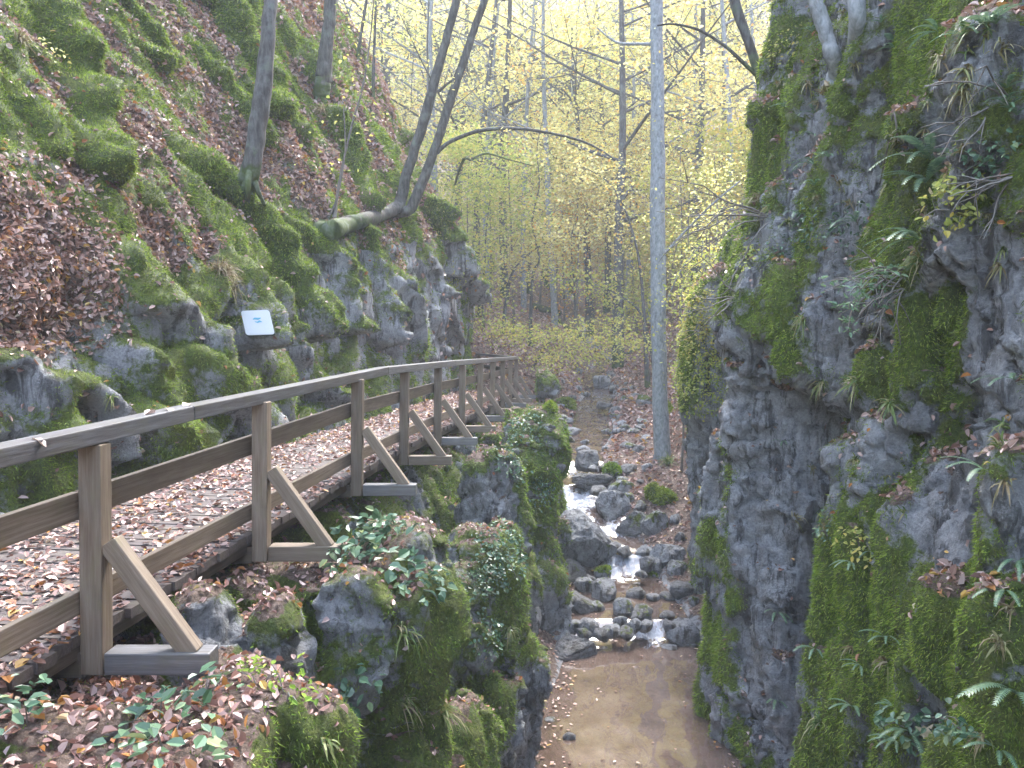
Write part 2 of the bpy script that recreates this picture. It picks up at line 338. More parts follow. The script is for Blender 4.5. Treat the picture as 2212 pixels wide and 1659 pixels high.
# generic fall-line ribs, blocks and roughness
q = HV*np.array([.5, 1.5, .33]); gr = np.clip(fbm(q+.3*pnoise(HV*.8, 4)[:, None], 3, 41, True), 0, 1)
hup = sm(-.2, 1.2, HV[:, 2])
rough_w = np.where(HV[:, 1] > 10, 1., .75)
f1, f2, cid = worley(HV*np.array([1.1, 1.1, .9])+.5*np.stack([pnoise(HV*1.2, 51), pnoise(HV*1.2, 52), pnoise(HV*1.2, 53)], 1), 6)
rocky = np.clip(1-sm(-.2, 1.0, DZ.ravel()-np.where(HV[:, 1] > 11, .55+.15*(HV[:, 1]-11), np.where(HV[:, 1] > 6, (HV[:, 1]-6)*.11, -.6))), 0, 1)
lev = (gr-.2)*.42*hup*np.clip(1-ribf*4, 0, 1)+rocky*((cid-.5)*.30-.16*np.exp(-((f2-f1)/.07)**2))+.10*fbm(HV*np.array([2.1, 2.1, 1.5]), 3, 61)+.035*fbm(HV*6.5, 3, 62)+np.clip(ribf*3, 0, 1)*.07*(.4-np.abs(pnoise(HV*3.3, 63)))
HV = HV+HN*lev[:, None]
HV[:, 0] = np.where(HV[:, 2] < 1.2, np.minimum(HV[:, 0], railx(HV[:, 1])-1.62), HV[:, 0])
HN = vnormals(HV, HFc)
ns = fbm(HV*1.3, 4, 71); ns2 = fbm(HV*.45, 3, 72)
mfine = fbm(HV*2.4, 3, 73); band = fbm(HV*np.array([.55, .8, .4]), 3, 74)
mraw = np.maximum(ribf*1.9, np.clip(gr-.55, 0, 1)*hup*1.2)+.30*band+.22*mfine-.05
h_moss = np.clip(np.where(rocky > .35, .47+.4*ns+.3*ns2+.3*HN[:, 2], mraw*2.2-.30), 0, 1)
h_lit = np.clip((1.45-mraw*2.5)*(1-sm(.25, .6, rocky)), 0, 1)
near_lit = sm(10, 6, HV[:, 1])*sm(-.5, .2, HV[:, 2])*sm(3.2, 1.4, HV[:, 2]); h_lit = np.clip(np.maximum(h_lit, near_lit*(.95-.8*ribf)), 0, 1)
def patch(V, m, lst, Y=None):
    for u, v, r, val in lst:
        c = bhit(u, v)
        if c is None: continue
        rr = r/F*np.linalg.norm(c)*1.1; k = np.exp(-(np.linalg.norm(V-c, axis=1)/rr)**2*1.2); m[:] = m*(1-k)+val*k
patch(HV, h_moss, [(780, 690, 45, 0), (900, 690, 50, 0), (960, 720, 50, .05), (760, 640, 25, 0), (60, 830, 55, .15), (210, 860, 50, .15), (470, 760, 40, .1), (690, 720, 40, .25), (600, 760, 30, .1), (40, 1090, 60, .1), (860, 670, 30, .1), (840, 700, 80, .0), (940, 690, 75, .0), (790, 740, 50, .1), (330, 620, 90, .75), (500, 520, 110, .95), (740, 260, 20, .3), (420, 880, 60, .6)])
patch(HV, h_lit, [(780, 690, 50, 0), (900, 690, 60, 0), (960, 710, 60, 0), (60, 830, 50, .05), (210, 860, 50, .05), (470, 740, 60, 0), (690, 720, 60, 0), (560, 760, 60, 0), (100, 560, 120, 1), (60, 690, 60, 1), (250, 330, 70, 1), (330, 170, 50, 1), (430, 400, 40, .9), (600, 250, 30, .9), (700, 480, 30, .9), (665, 670, 25, .9), (840, 580, 45, .9), (340, 900, 70, .1), (500, 520, 90, 0), (330, 620, 70, 0), (640, 900, 60, 0)])

# ------------------------------------------------------------------ rock masses from distance fields
class SDF:
    def __init__(s, lo, hi, h):
        s.lo = np.array(lo, float); s.h = h; s.n = np.ceil((np.array(hi)-s.lo)/h).astype(int)+1
        s.X = [s.lo[k]+h*np.arange(s.n[k]) for k in range(3)]; s.f = np.full(s.n, 3., np.float32)
    def box(s, lo, hi):
        a = np.clip(np.floor((np.array(lo)-s.lo)/s.h).astype(int), 0, s.n); b = np.clip(np.ceil((np.array(hi)-s.lo)/s.h).astype(int)+1, 0, s.n)
        return tuple(slice(i, j) for i, j in zip(a, b))
    def pts(s, sl): return np.meshgrid(*[s.X[k][sl[k]] for k in range(3)], indexing='ij')
    def add(s, d, sl, k):
        f = s.f[sl]; h = np.clip(.5+.5*(d-f)/k, 0, 1); s.f[sl] = d*(1-h)+f*h-k*h*(1-h)
    def cap(s, a, b, r0, r1=None, k=.18, sq=(1, 1, 1)):
        a, b = np.array(a, float), np.array(b, float); r1 = r0 if r1 is None else r1; sq = np.array(sq, float); m = max(r0, r1)*max(1/sq.min(), 1)+.6
        sl = s.box(np.minimum(a, b)-m, np.maximum(a, b)+m)
        if min(x.stop-x.start for x in sl) < 2: return
        X = s.pts(sl); d = b-a; dd = max((d**2).sum(), 1e-9)
        t = np.clip(sum((X[i]-a[i])*d[i] for i in range(3))/dd, 0, 1)
        s.add(np.sqrt(sum(((X[i]-a[i]-t*d[i])*sq[i])**2 for i in range(3)))-(r0+(r1-r0)*t), sl, k)
    def ell(s, c, r, k=.15):
        c, r = np.array(c, float), np.array(r, float); sl = s.box(c-r-.5, c+r+.5)
        if min(x.stop-x.start for x in sl) < 2: return
        X = s.pts(sl); q = np.sqrt(sum(((X[i]-c[i])/r[i])**2 for i in range(3))); s.add((q-1)*r.min(), sl, k)
    def cut(s, a, b, r0, r1, k=.06):
        a, b = np.array(a, float), np.array(b, float); m = max(r0, r1)+.3; sl = s.box(np.minimum(a, b)-m, np.maximum(a, b)+m); X = s.pts(sl); d = b-a
        t = np.clip(sum((X[i]-a[i])*d[i] for i in range(3))/(d**2).sum(), 0, 1); c = (r0+(r1-r0)*t)-np.sqrt(sum((X[i]-a[i]-t*d[i])**2 for i in range(3)))
        f = s.f[sl]; h = np.clip(.5-.5*(c-f)/k, 0, 1); s.f[sl] = c*(1-h)+f*h+k*h*(1-h)
    def noise(s, fn, band):
        i = np.nonzero(np.abs(s.f) < band); p = np.stack([s.X[k][i[k]] for k in range(3)], 1); s.f[i] += fn(p)
    def nets(s):
        f = s.f; S = f < 0; c = np.zeros(s.n-1, np.int8)
        cor = [(a, b, d) for a in (0, 1) for b in (0, 1) for d in (0, 1)]
        for a, b, d in cor: c += S[a:s.n[0]-1+a, b:s.n[1]-1+b, d:s.n[2]-1+d]
        I = np.nonzero((c > 0) & (c < 8)); idx = np.full(s.n-1, -1, np.int32); idx[I] = np.arange(len(I[0]))
        I = np.stack(I, 1); acc = np.zeros((len(I), 3)); cnt = np.zeros(len(I))
        for e0 in cor:
            for axs in range(3):
                if e0[axs]: continue
                e1 = list(e0); e1[axs] = 1
                a = f[tuple((I+e0).T)]; b = f[tuple((I+e1).T)]; m = (a < 0) != (b < 0); t = np.where(m, a/np.where(m, a-b, 1), 0)
                p = np.array(e0)+t[:, None]*(np.array(e1)-np.array(e0)); acc += p*m[:, None]; cnt += m
        V = s.lo+s.h*(I+acc/np.maximum(cnt, 1)[:, None]); Q = []
        for axs in range(3):
            o1, o2 = [(1, 2), (2, 0), (0, 1)][axs]
            A = [slice(None)]*3; B = [slice(None)]*3; A[axs] = slice(0, -1); B[axs] = slice(1, None)
            for o in (o1, o2): A[o] = slice(1, -1); B[o] = slice(1, -1)
            a, b = S[tuple(A)], S[tuple(B)]
            for flip in (0, 1):
                J = np.stack(np.nonzero((a & ~b) if flip == 0 else (~a & b)), 1); J[:, o1] += 1; J[:, o2] += 1
                u = np.zeros(3, int); w = np.zeros(3, int); u[o1] = 1; w[o2] = 1
                q4 = [idx[tuple((J-x).T)] for x in (u+w, w, 0*u, u)]
                q4 = np.stack(q4, 1); Q.append(q4 if flip == 0 else q4[:, ::-1])
        Q = np.concatenate(Q); Q = Q[(Q >= 0).all(1)]
        return V, Q
def subdiv(V, Q):
    n = len(V); e = np.sort(np.stack([Q, np.roll(Q, -1, 1)], 2).reshape(-1, 2), 1); key = e[:, 0].astype(np.int64)*n+e[:, 1]; u, inv = np.unique(key, return_inverse=True)
    mid = (V[u//n]+V[u % n])*.5; inv = inv.reshape(-1, 4)+n; cen = V[Q].mean(1); ci = np.arange(len(Q))+n+len(u)
    V2 = np.concatenate([V, mid, cen]); Q2 = np.concatenate([np.stack([Q[:, k], inv[:, k], ci, inv[:, k-1]], 1) for k in range(4)]); return V2, Q2
def smooth(V, Q, it=1):
    for _ in range(it):
        acc = np.zeros_like(V); c = np.zeros(len(V))
        for k in range(4):
            for c_ in range(3): acc[:, c_] += np.bincount(Q[:, k], V[Q[:, (k+1) % 4], c_]+V[Q[:, k-1], c_], len(V))
            c += 2*np.bincount(Q[:, k], minlength=len(V))
        V = V*.7+.3*acc/np.maximum(c, 1)[:, None]
    return V
def detail(V, Nn, ms, s):
    V = np.array(V)
    w = V+.08*np.stack([pnoise(V*5, s+1), pnoise(V*5, s+2), pnoise(V*5, s+3)], 1)
    f1, f2, cid = worley(w*np.array([3.4, 3.4, 2.2]), s); bare = 1-sm(.35, .6, ms)
    g1, g2, gid = worley(w*np.array([7.5, 7.5, 5])+3, s+4); wz = fbm(V*np.array([.7, .7, .5]), 2, s+21)
    bd = (V[:, 2]*1.55+.35*V[:, 1]+.9*wz) % 1.; b2 = (V[:, 2]*4.1+.9*V[:, 1]+.8*wz) % 1.; vf = (V[:, 1]*1.15+.30*V[:, 2]+.8*fbm(V*np.array([.6, .6, .3]), 2, s+25)) % 1.
    d = bare*((cid-.5)*.10-.045*np.exp(-((f2-f1)/.06)**2)+(gid-.5)*.035+(bd-.5)*.085*sm(-.2, .3, pnoise(V*.9, s+30))+(b2-.5)*.025+(vf-.5)*.09*sm(-.1, .3, pnoise(V*.8+5, s+31)))
    d = d+.018*fbm(V*np.array([6, 6, 4]), 3, s+7, True)-.015+sm(.4, .62, ms)*(.03+.03*np.abs(pnoise(V*5, s+11))+.02*pnoise(V*np.array([4, 4, 1.5]), s+12))
    return V+Nn*d[:, None]
def bil(tab, ys, zs, Y, Z):
    ys, zs, tab = np.array(ys), np.array(zs), np.array(tab); iy = np.clip(np.searchsorted(ys, Y)-1, 0, len(ys)-2); iz = np.clip(np.searchsorted(zs, Z)-1, 0, len(zs)-2)
    ty = np.clip((Y-ys[iy])/(ys[iy+1]-ys[iy]), 0, 1); tz = np.clip((Z-zs[iz])/(zs[iz+1]-zs[iz]), 0, 1); ty = ty*ty*(3-2*ty)
    return (tab[iz, iy]*(1-ty)+tab[iz, iy+1]*ty)*(1-tz)+(tab[iz+1, iy]*(1-ty)+tab[iz+1, iy+1]*ty)*tz
def rockfn(amp, sc, s, vz=.45):
    def fn(p):
        w = p+.25*np.stack([pnoise(p*1.5, s+1), pnoise(p*1.5, s+2), pnoise(p*1.5, s+3)], 1)
        f1, f2, cid = worley(w*sc*np.array([1, 1, .7 if vz > .4 else .42]), s)
        f3, f4, cid2 = worley(w*sc*2.7*np.array([1, 1, .8]), s+5)
        return amp*(-(cid-.5)*.24+.10*np.exp(-((f2-f1)/.07)**2)-(cid2-.5)*.09-.15*fbm(p*np.array([1.2, 1.2, vz]), 3, s+9)-.03*fbm(p*4.5, 2, s+20))
    return fn
# --- outcrop below the walkway
S1 = SDF((-4.2, -1.5, -6.0), (3.0, 25.5, -.6), .06)
ysb = [0, 3, 3.9, 4.6, 6, 8, 10, 12, 14, 17, 20, 24]
tb = [[.6, 0, -.4, -.9, -.9, -.7, -.3, .15, .5, .7, 1.1, 2.3], [.4, -.45, -.8, -1.2, -1.3, -1.3, -1.0, -.8, .1, .3, .8, 1.8], [.2, -.75, -1.2, -1.5, -1.65, -1.75, -1.7, -1.4, -.5, -.1, .4, 1.0], [-.2, -.95, -1.3, -1.9, -2.1, -2.1, -2.0, -1.7, -.95, -.35, .1, .55]]
sl = S1.box((-9, -9, -9), (9, 99, 9)); X = S1.pts(sl)
top = np.where(X[1] < 3.7, -1.64-.04*(X[0]+2.5), deckz(X[1])-.42)
top = np.where((X[1] > 3.7) & (X[1] < 4.4), -1.64+(X[1]-3.7)/.7*(deckz(X[1])-.42+1.64), top)
S1.add(np.maximum((X[0]-bil(tb, ysb, [-5.5, -3.5, -2.2, -1.7], X[1], X[2]))*.75, X[2]-top), sl, .1)
del X
def PP(u, v, Y): return P(u, v, Y)
S1.ell(PP(655, 1620, 3.9), (.24, .3, .26))
S1.ell(PP(480, 1580, 3.6), (.25, .3, .2))
a = PP(800, 1270, 6.1); S1.cap(a+np.array([.06, 0, .04]), (a[0]+.12, 6.1, -5.5), .46, .5, .2, (1, .7, 1)); S1.cap(PP(720, 1260, 6.3), (-1.3, 6.2, -5), .35, .5, .2)
S1.cap(PP(890, 1330, 5.9), (-.68, 5.8, -5.5), .2, .25, .15)
a = PP(1040, 1240, 9.3); S1.cap(a, (-.2, 9.4, -5.5), .52, .62, .2, (1, .75, 1)); S1.cap(PP(1120, 1440, 9.3), (.05, 9.6, -4.6), .34, .3, .15)
S1.cap(PP(1000, 1300, 8.6), (-.5, 8.6, -5.5), .35, .5, .15); S1.ell(PP(985, 1640, 7.2), (.3, .35, .5)); S1.ell(PP(1050, 1560, 8.6), (.3, .4, .6))
S1.cap(PP(1050, 1010, 11.6), (-.45, 11.7, -5.5), .42, .6, .2); S1.cap(PP(1110, 1020, 11.8), (-.05, 11.9, -5.5), .22, .4, .15)
S1.cap(PP(1150, 960, 14.2), (.25, 14, -5.5), .5, .62, .2, (1, .6, 1)); S1.cap(PP(1170, 1270, 13.2), (.5, 13.2, -5.5), .42, .4, .2); S1.cap(PP(1080, 930, 15.5), (-.2, 16, -5), .5, .7, .2)
S1.cap(PP(1165, 930, 16.2), (.35, 17, -5), .35, .6, .2); S1.ell(PP(1170, 830, 24.2), (.4, .5, .35))
S1.noise(rockfn(1., 1.25, 100), .7)
X = S1.pts(S1.box((-9, -9, -9), (99, 99, 99))); ct = np.where(X[1] < 3.5, -1.66, np.where(X[1] < 4.35, -1.84, deckz(X[1])-.31)); S1.f = np.maximum(S1.f, np.where(X[0] < railx(X[1])+.66, X[2]-ct, np.where(X[1] < 4.3, X[2]+1.72, -9))).astype(np.float32); del X
S1.ell(PP(432, 1395, 4.75), (.20, .3, .36), .08); S1.ell(PP(600, 1430, 5.0), (.2, .3, .42), .08)
OV, OF = S1.nets(); OV, OF = subdiv(smooth(OV, OF), OF); ON = vnormals(OV, OF); del S1
# --- right cliff
S2 = SDF((1.6, 1.2, -6.0), (6.6, 20, 7.2), .062)
ysr = [1, 3.2, 4.5, 6, 7.4, 8.5, 9.7, 10.6, 11.4, 12.4]
tr_ = [[2.7, 2.6, 2.65, 2.8, 2.9, 3.55, 2.85, 3.1, 4.4, 6.5], [2.8, 2.7, 2.75, 2.85, 2.95, 3.55, 2.82, 3.08, 4.4, 6.5], [3.0, 2.85, 2.95, 3.15, 3.25, 3.6, 2.82, 3.05, 4.3, 6.5], [3.1, 3.0, 3.25, 3.42, 3.55, 3.6, 2.84, 3.05, 4.3, 6.5], [3.15, 3.05, 3.3, 3.4, 3.4, 3.0, 2.70, 3.0, 4.3, 6.5], [3.2, 3.1, 3.35, 3.35, 3.2, 2.92, 2.68, 3.0, 4.3, 6.5], [3.3, 3.2, 3.4, 3.4, 3.3, 3.05, 2.85, 3.1, 4.3, 6.5], [3.7, 3.6, 3.75, 3.75, 3.6, 3.45, 3.3, 3.5, 5, 6.8], [4.6, 4.5, 4.6, 4.6, 4.5, 4.4, 4.3, 4.6, 6, 7]]
sl = S2.box((-9, -9, -9), (99, 99, 99)); X = S2.pts(sl)
S2.add((bil(tr_, ysr, [-5.5, -3, -1.5, -.7, -.4, .4, 1, 3, 6.5], X[1], X[2])-X[0])*.8, sl, .1); del X
S2.cap(PP(1650, 690, 9.7), PP(1890, 800, 7.9), .50, .36, .14); S2.cap(PP(1640, 640, 9.8), PP(1800, 600, 9.0), .36, .4, .2); S2.cap(PP(1650, 860, 9.9), (3.0, 9.9, -5.6), .36, .42, .2)
S2.cap(PP(1640, 900, 10.2), PP(1640, 1500, 10.2), .34, .4, .2); S2.cap(PP(1730, 950, 9.4), (3.3, 9.2, -5.6), .4, .5, .2)
S2.cap(PP(1660, 260, 9.9), PP(1670, 600, 9.8), .22, .3, .2); S2.cap(PP(1730, 40, 9.9), PP(1680, 250, 9.9), .3, .25, .25); S2.cap(PP(1780, -200, 10.2), PP(1740, 0, 10), .5, .35, .3)
for u0, v0, u1, v1, Y, r0, r1 in [(1845, 990, 1790, 1700, 7.4, .13, .22), (1900, 1060, 1860, 1720, 6.9, .16, .22), (1955, 1130, 1930, 1720, 6.3, .14, .2), (1930, 960, 1930, 1140, 6.9, .17, .12), (1920, 800, 1930, 860, 7.1, .17, .1), (2000, 590, 1985, 900, 6.5, .16, .1), (2060, 560, 2050, 690, 6.2, .22, .12), (2050, 1310, 2050, 1560, 5.2, .15, .16), (2120, 1480, 2090, 1700, 4.8, .16, .22), (2200, 1330, 2190, 1700, 4.4, .14, .25), (2210, 1050, 2200, 1250, 4.6, .1, .12), (1990, 1420, 1975, 1700, 5.6, .14, .2), (2120, 330, 2080, 520, 6.0, .2, .25), (1840, 330, 1850, 470, 8.3, .22, .15), (2130, 130, 2150, 300, 5.7, .2, .22), (1930, 60, 1900, 200, 8, .3, .25), (1700, 430, 1700, 560, 9.2, .16, .16), (1990, 300, 2000, 420, 7., .2, .2), (1560, 960, 1545, 1560, 10.6, .12, .2), (1690, 1450, 1760, 1750, 8.9, .2, .25)]:
    S2.cap(PP(u0, v0, Y), PP(u1, v1, Y), r0+.05, r1+.06, .06)
# rock further up the stream with its shaggy overhang
S2.cap((3.85, 14.6, -5.), (3.8, 14.9, -1.8), .55, .5, .25); S2.cap((3.7, 14.6, -1.2), (4.1, 14.8, .5), .62, .8, .25); S2.cap((4.6, 13.2, -5), (4.6, 13.6, 1.2), .9, .9, .3); S2.cap((4.7, 16.8, -4.5), (5.4, 16.8, 1.8), .7, 1.0, .3); S2.cap((4.3, 17.6, -4.4), (5.4, 18.6, -1), .4, .8, .3); S2.cap((5.2, 15, -3), (5.8, 15, 2.6), 1., 1.2, .3)
S2.noise(rockfn(.62, 1.05, 200, .3), .7)
S2.cut(PP(1575, 768, 9.55), PP(1700, 815, 9.1), .10, .13); S2.cut(PP(1700, 815, 9.1), PP(1850, 905, 8.1), .13, .10); S2.cut(PP(1730, 1330, 8.9), PP(1775, 1500, 8.5), .12, .26); S2.cut(PP(1775, 1500, 8.5), PP(1790, 1800, 8.4), .26, .3); S2.cut(PP(1935, 250, 7.4), PP(1905, 420, 7.5), .14, .2); S2.cut(PP(1870, 930, 7.5), PP(1840, 1120, 7.6), .10, .16); S2.cut(PP(1935, 1180, 6.75), PP(1940, 1260, 6.7), .1, .14); S2.cut(PP(1800, 540, 8.6), PP(1900, 590, 8.2), .1, .12); S2.cut(PP(2180, 1210, 4.7), PP(2195, 1290, 4.6), .08, .1)
RV, RF = S2.nets(); RV, RF = subdiv(smooth(RV, RF), RF); RN = vnormals(RV, RF); del S2
def near(V, lst):
    m = np.zeros(len(V))
    for u, v, Y, r, val in lst:
        c = P(u, v, Y); k = np.exp(-(np.linalg.norm((V-c)*np.array([1, .6, 1]), axis=1)/(r/F*Y))**2*1.1); m += val*k
    return m
o_n = fbm(OV*1.1, 4, 81); o_n2 = fbm(OV*.5, 3, 82)
o_moss = np.clip(.56+.5*o_n+.35*o_n2+.45*ON[:, 2]+near(OV, [(830, 1400, 6, 120, .5), (1130, 1050, 12, 60, .4), (660, 1600, 3.9, 60, .6), (1190, 1060, 14, 60, .5), (1110, 1500, 9.2, 70, -1.2), (1060, 1080, 11.4, 60, -1.2), (1200, 1340, 13, 50, -.8), (1020, 1600, 8.5, 60, -.6), (430, 1380, 4.6, 70, -.9), (600, 1420, 5, 60, -.7), (900, 1320, 6, 60, .4), (950, 1250, 8.8, 40, -.6), (1080, 1250, 9, 50, .4)])-.5*sm(-4.3, -4.9, OV[:, 2]), 0, 1)
o_lit = np.clip(sm(.5, .85, ON[:, 2])*(.6+.4*o_n)+near(OV, [(560, 1280, 5.2, 90, .6), (300, 1600, 3.4, 250, .8), (1130, 1330, 9.4, 50, .5), (960, 1420, 8, 50, .5), (640, 1260, 5.6, 50, .6)])*sm(.1, .4, ON[:, 2]), 0, 1)
r_n = fbm(RV*1.2, 4, 91); r_n2 = fbm(RV*np.array([1.2, 1.2, .35]), 3, 92)
r_moss = np.clip(.44+.45*r_n+.5*r_n2+.5*RN[:, 2]+.06*sm(.2, 1.2, RV[:, 2])+.2*sm(6.5, 5.5, RV[:, 1])*sm(-1, -2, RV[:, 2])+near(RV, [(1680, 870, 9.6, 90, -1.3), (1740, 900, 9.0, 80, -1.2), (1700, 1050, 9.4, 100, -1.3), (1720, 1200, 9.2, 110, -1.3), (1680, 1400, 9.3, 90, -1.2), (2120, 850, 5.6, 90, -.8), (2060, 1100, 5.8, 60, -.9), (1750, 1550, 8.7, 90, -1.1), (2110, 950, 5.6, 110, -1.1), (2150, 1130, 5.3, 90, -1.1), (2180, 720, 5.5, 60, -.8), (1850, 760, 8.4, 70, -1.0), (1760, 720, 9, 50, -.6), (1500, 1100, 14.6, 60, -1.), (1680, 930, 9.4, 28, 1.4), (1560, 1150, 10.4, 40, .9), (1555, 1400, 10.4, 50, .9), (1840, 1300, 7, 110, .9), (1930, 1450, 6.4, 110, .7), (2050, 1430, 5.2, 70, 1.), (2150, 1550, 4.6, 90, .7), (2040, 700, 6.2, 70, .9), (1930, 1080, 6.8, 60, .9), (1930, 830, 7, 50, .8), (1600, 690, 9.8, 40, .5), (1690, 350, 9.8, 80, .4)]), 0, 1)
r_lit = np.clip(sm(.35, .75, RN[:, 2])*(.75+.3*r_n)+.35*sm(.8, 1.6, RV[:, 2])*sm(.05, .4, fbm(RV*1.8, 3, 95)), 0, 1)*.9
OV = detail(OV, ON, o_moss+.5*o_lit, 610); RV = detail(RV, RN, r_moss+.5*r_lit, 640); ON = vnormals(OV, OF); RN = vnormals(RV, RF)
OBJ_G = struct(mesh('ground', GVv, GF, M_T, attrs={'moss': g_moss, 'litter': g_lit}))
OBJ_H = struct(mesh('hillside', HV, HFc, M_T, attrs={'moss': h_moss, 'litter': h_lit}))
OBJ_O = struct(mesh('rock_outcrop', OV, OF, M_T, attrs={'moss': o_moss, 'litter': o_lit}))
OBJ_R = struct(mesh('cliff', RV, RF, M_T, attrs={'moss': r_moss, 'litter': r_lit}))
# pool of surface samples
def faces_info(V, Fq, *att):
    c = V[Fq].mean(1); n = np.cross(V[Fq[:, 2]]-V[Fq[:, 0]], V[Fq[:, 3]]-V[Fq[:, 1]]); ar = np.linalg.norm(n, axis=1); n = n/np.maximum(ar, 1e-9)[:, None]
    return [c, n, ar*.5]+[a[Fq].mean(1) for a in att]
GFup = GF
pools = {'g': faces_info(GVv, GF, g_moss, g_lit), 'h': faces_info(HV, HFc, h_moss, h_lit), 'o': faces_info(OV, OF, o_moss, o_lit), 'r': faces_info(RV, RF, r_moss, r_lit)}
quads = {'g': (GVv, GF), 'h': (HV, HFc), 'o': (OV, OF), 'r': (RV, RF)}
def infr(c, mg=1.22):
    u, v, y = proj(c); return (y > 0) & (np.abs(u-CU) < CU*mg) & (np.abs(v-CV) < CV*mg)
allV = []; allF = []; off = 0
for k, (V, Q) in quads.items():
    m = infr(V[Q].mean(1), 1.1) & (V[Q].mean(1)[:, 1] < 130); allV.append(V); allF.append(Q[m]+off); off += len(V)
allV = np.concatenate(allV); allF = np.concatenate(allF)
BV = BVHTree.FromPolygons(allV.tolist(), allF.tolist())
def hit(u, v):
    p, n, _, d = BV.ray_cast(Vector((0, 0, 0)), Vector(ray(u, v)).normalized())
    if p is None: return None, None
    n = np.array(n); p = np.array(p)
    if n@p > 0: n = -n
    return p, n
ALLC = np.concatenate([pools[k][0] for k in pools]); ALLN = np.concatenate([pools[k][1] for k in pools])
km = infr(ALLC, 1.25) & (ALLC[:, 1] < 40); ALLC = ALLC[km]; ALLN = ALLN[km]
flip = (pools['g'][1][:, 2].mean() < 0)
if flip: pools['g'][1] = -pools['g'][1]
def pick(key, w, n, jit=True):
    c, nr, ar = pools[key][:3]; p = np.maximum(ar*w, 0); p = p/p.sum(); i = rng.choice(len(c), n, p=p); V, Q = quads[key]
    a, b = rng.random(n)[:, None], rng.random(n)[:, None]; q = V[Q[i]]
    pos = (q[:, 0]*(1-a)+q[:, 1]*a)*(1-b)+(q[:, 3]*(1-a)+q[:, 2]*a)*b
    return pos, nr[i]
def norm(a): return a/np.maximum(np.linalg.norm(a, axis=1, keepdims=True), 1e-9)
def leafgeo(pos, nrm, size, tilt=.5, asp=.55, curl=.25, dirv=None, dj=.6):
    """two folded quads a leaf: (base, l1, l2, tip) and (base, tip, r2, r1)"""
    n = len(pos); nn = norm(nrm+tilt*rng.normal(size=(n, 3)))
    d = rng.normal(size=(n, 3)) if dirv is None else dirv+dj*rng.normal(size=(n, 3))
    d = norm(d-(d*nn).sum(1)[:, None]*nn); s = np.cross(nn, d); sz = np.broadcast_to(np.asarray(size, float), (n,))[:, None]
    cu = (curl*(.4+rng.random((n, 1))))*sz; A = asp*(.8+.4*rng.random((n, 1)))*sz*.5
    V = np.stack([pos, pos+d*sz*.28+s*A+nn*cu, pos+d*sz*.68+s*A*.82+nn*cu*.8, pos+d*sz-nn*cu*.2, pos+d*sz*.68-s*A*.82+nn*cu*.8, pos+d*sz*.28-s*A+nn*cu], 1).reshape(-1, 3)
    b = np.arange(n)[:, None]*6; return V, np.concatenate([b+np.array([0, 5, 4, 3]), b+np.array([0, 3, 2, 1])])
def bladegeo(pos, nrm, ln, wd, tilt=.5):
    n = len(pos); d = norm(nrm+tilt*rng.normal(size=(n, 3))); s = norm(np.cross(d, rng.normal(size=(n, 3)))); L = np.broadcast_to(np.asarray(ln, float), (n,))[:, None]; W = np.broadcast_to(np.asarray(wd, float), (n,))[:, None]
    V = np.stack([pos-s*W*.5, pos+s*W*.5, pos+d*L], 1).reshape(-1, 3); return V, np.arange(n*3).reshape(n, 3)
# ---- fallen leaves
def lit_leaves(key, n, size, wfun, name, up=.012, tilt=.55):
    c, nr, ar, ms, lt = pools[key]; d = np.linalg.norm(c, axis=1); w = wfun(c, nr, ms, lt)*infr(c)*np.clip(9/d, .08, 1.6)
    pos, nn = pick(key, w, n); nn = np.where(nn[:, 2:3] < 0, -nn, nn) if key == 'g' else nn
    dd = np.linalg.norm(pos, axis=1); sz = size*(.6+.8*rng.random(n))*np.clip(dd/13, 1, 2.2)
    V, Fq = leafgeo(pos+nn*up, nn*.7+np.array([0, 0, .3]), sz, tilt); o = mesh(name, V, Fq, M_LIT, smooth=False); struct(o, 'stuff'); return o
lit_leaves('h', 120000, .066, lambda c, n, m, l: np.clip(l-.2, 0, 1)+.007, 'fallen_leaves', tilt=.42)
lit_leaves('o', 14000, .05, lambda c, n, m, l: np.clip(l-.3, 0, 1)+.03*np.clip(n[:, 2], 0, 1), 'fallen_leaves')
lit_leaves('r', 7500, .06, lambda c, n, m, l: np.clip(l-.4, 0, 1)+.01*np.clip(n[:, 2], 0, 1), 'fallen_leaves')
lit_leaves('g', 65000, .072, lambda c, n, m, l: l*(c[:, 1] < 75)*(1+4*((c[:, 1] > 16) & (c[:, 1] < 42) & (np.abs(c[:, 0]-2) < 7))), 'fallen_leaves')
# ---- moss fuzz
def fuzz(key, n, wpow, name):
    c, nr, ar, ms, lt = pools[key]; d = np.linalg.norm(c, axis=1); cn = fbm(c*2.2, 2, 301)
    w = np.clip(ms-.33+.35*cn, 0, 1)**wpow*(1-.8*np.clip(lt*1.3, 0, 1))*infr(c)*np.clip(8/d, .05, 1.5)**1.3
    pos, nn = pick(key, w, n); dd = np.linalg.norm(pos, axis=1); s = np.clip(dd/9, .7, 2.2)
    st = np.clip(1-np.abs(nn[:, 2:3])*1.3, 0, 1); V, Fq = bladegeo(pos-nn*.004, nn+st*np.array([0, 0, -.75]), (.014+.030*rng.random(n)**1.5)*s*(1+.7*st[:, 0]), .011*s, .5); struct(mesh(name, V, Fq, M_MOSS, smooth=False), 'stuff')
fuzz('h', 330000, 1.0, 'moss'); fuzz('o', 150000, .9, 'moss'); fuzz('r', 300000, .9, 'moss')

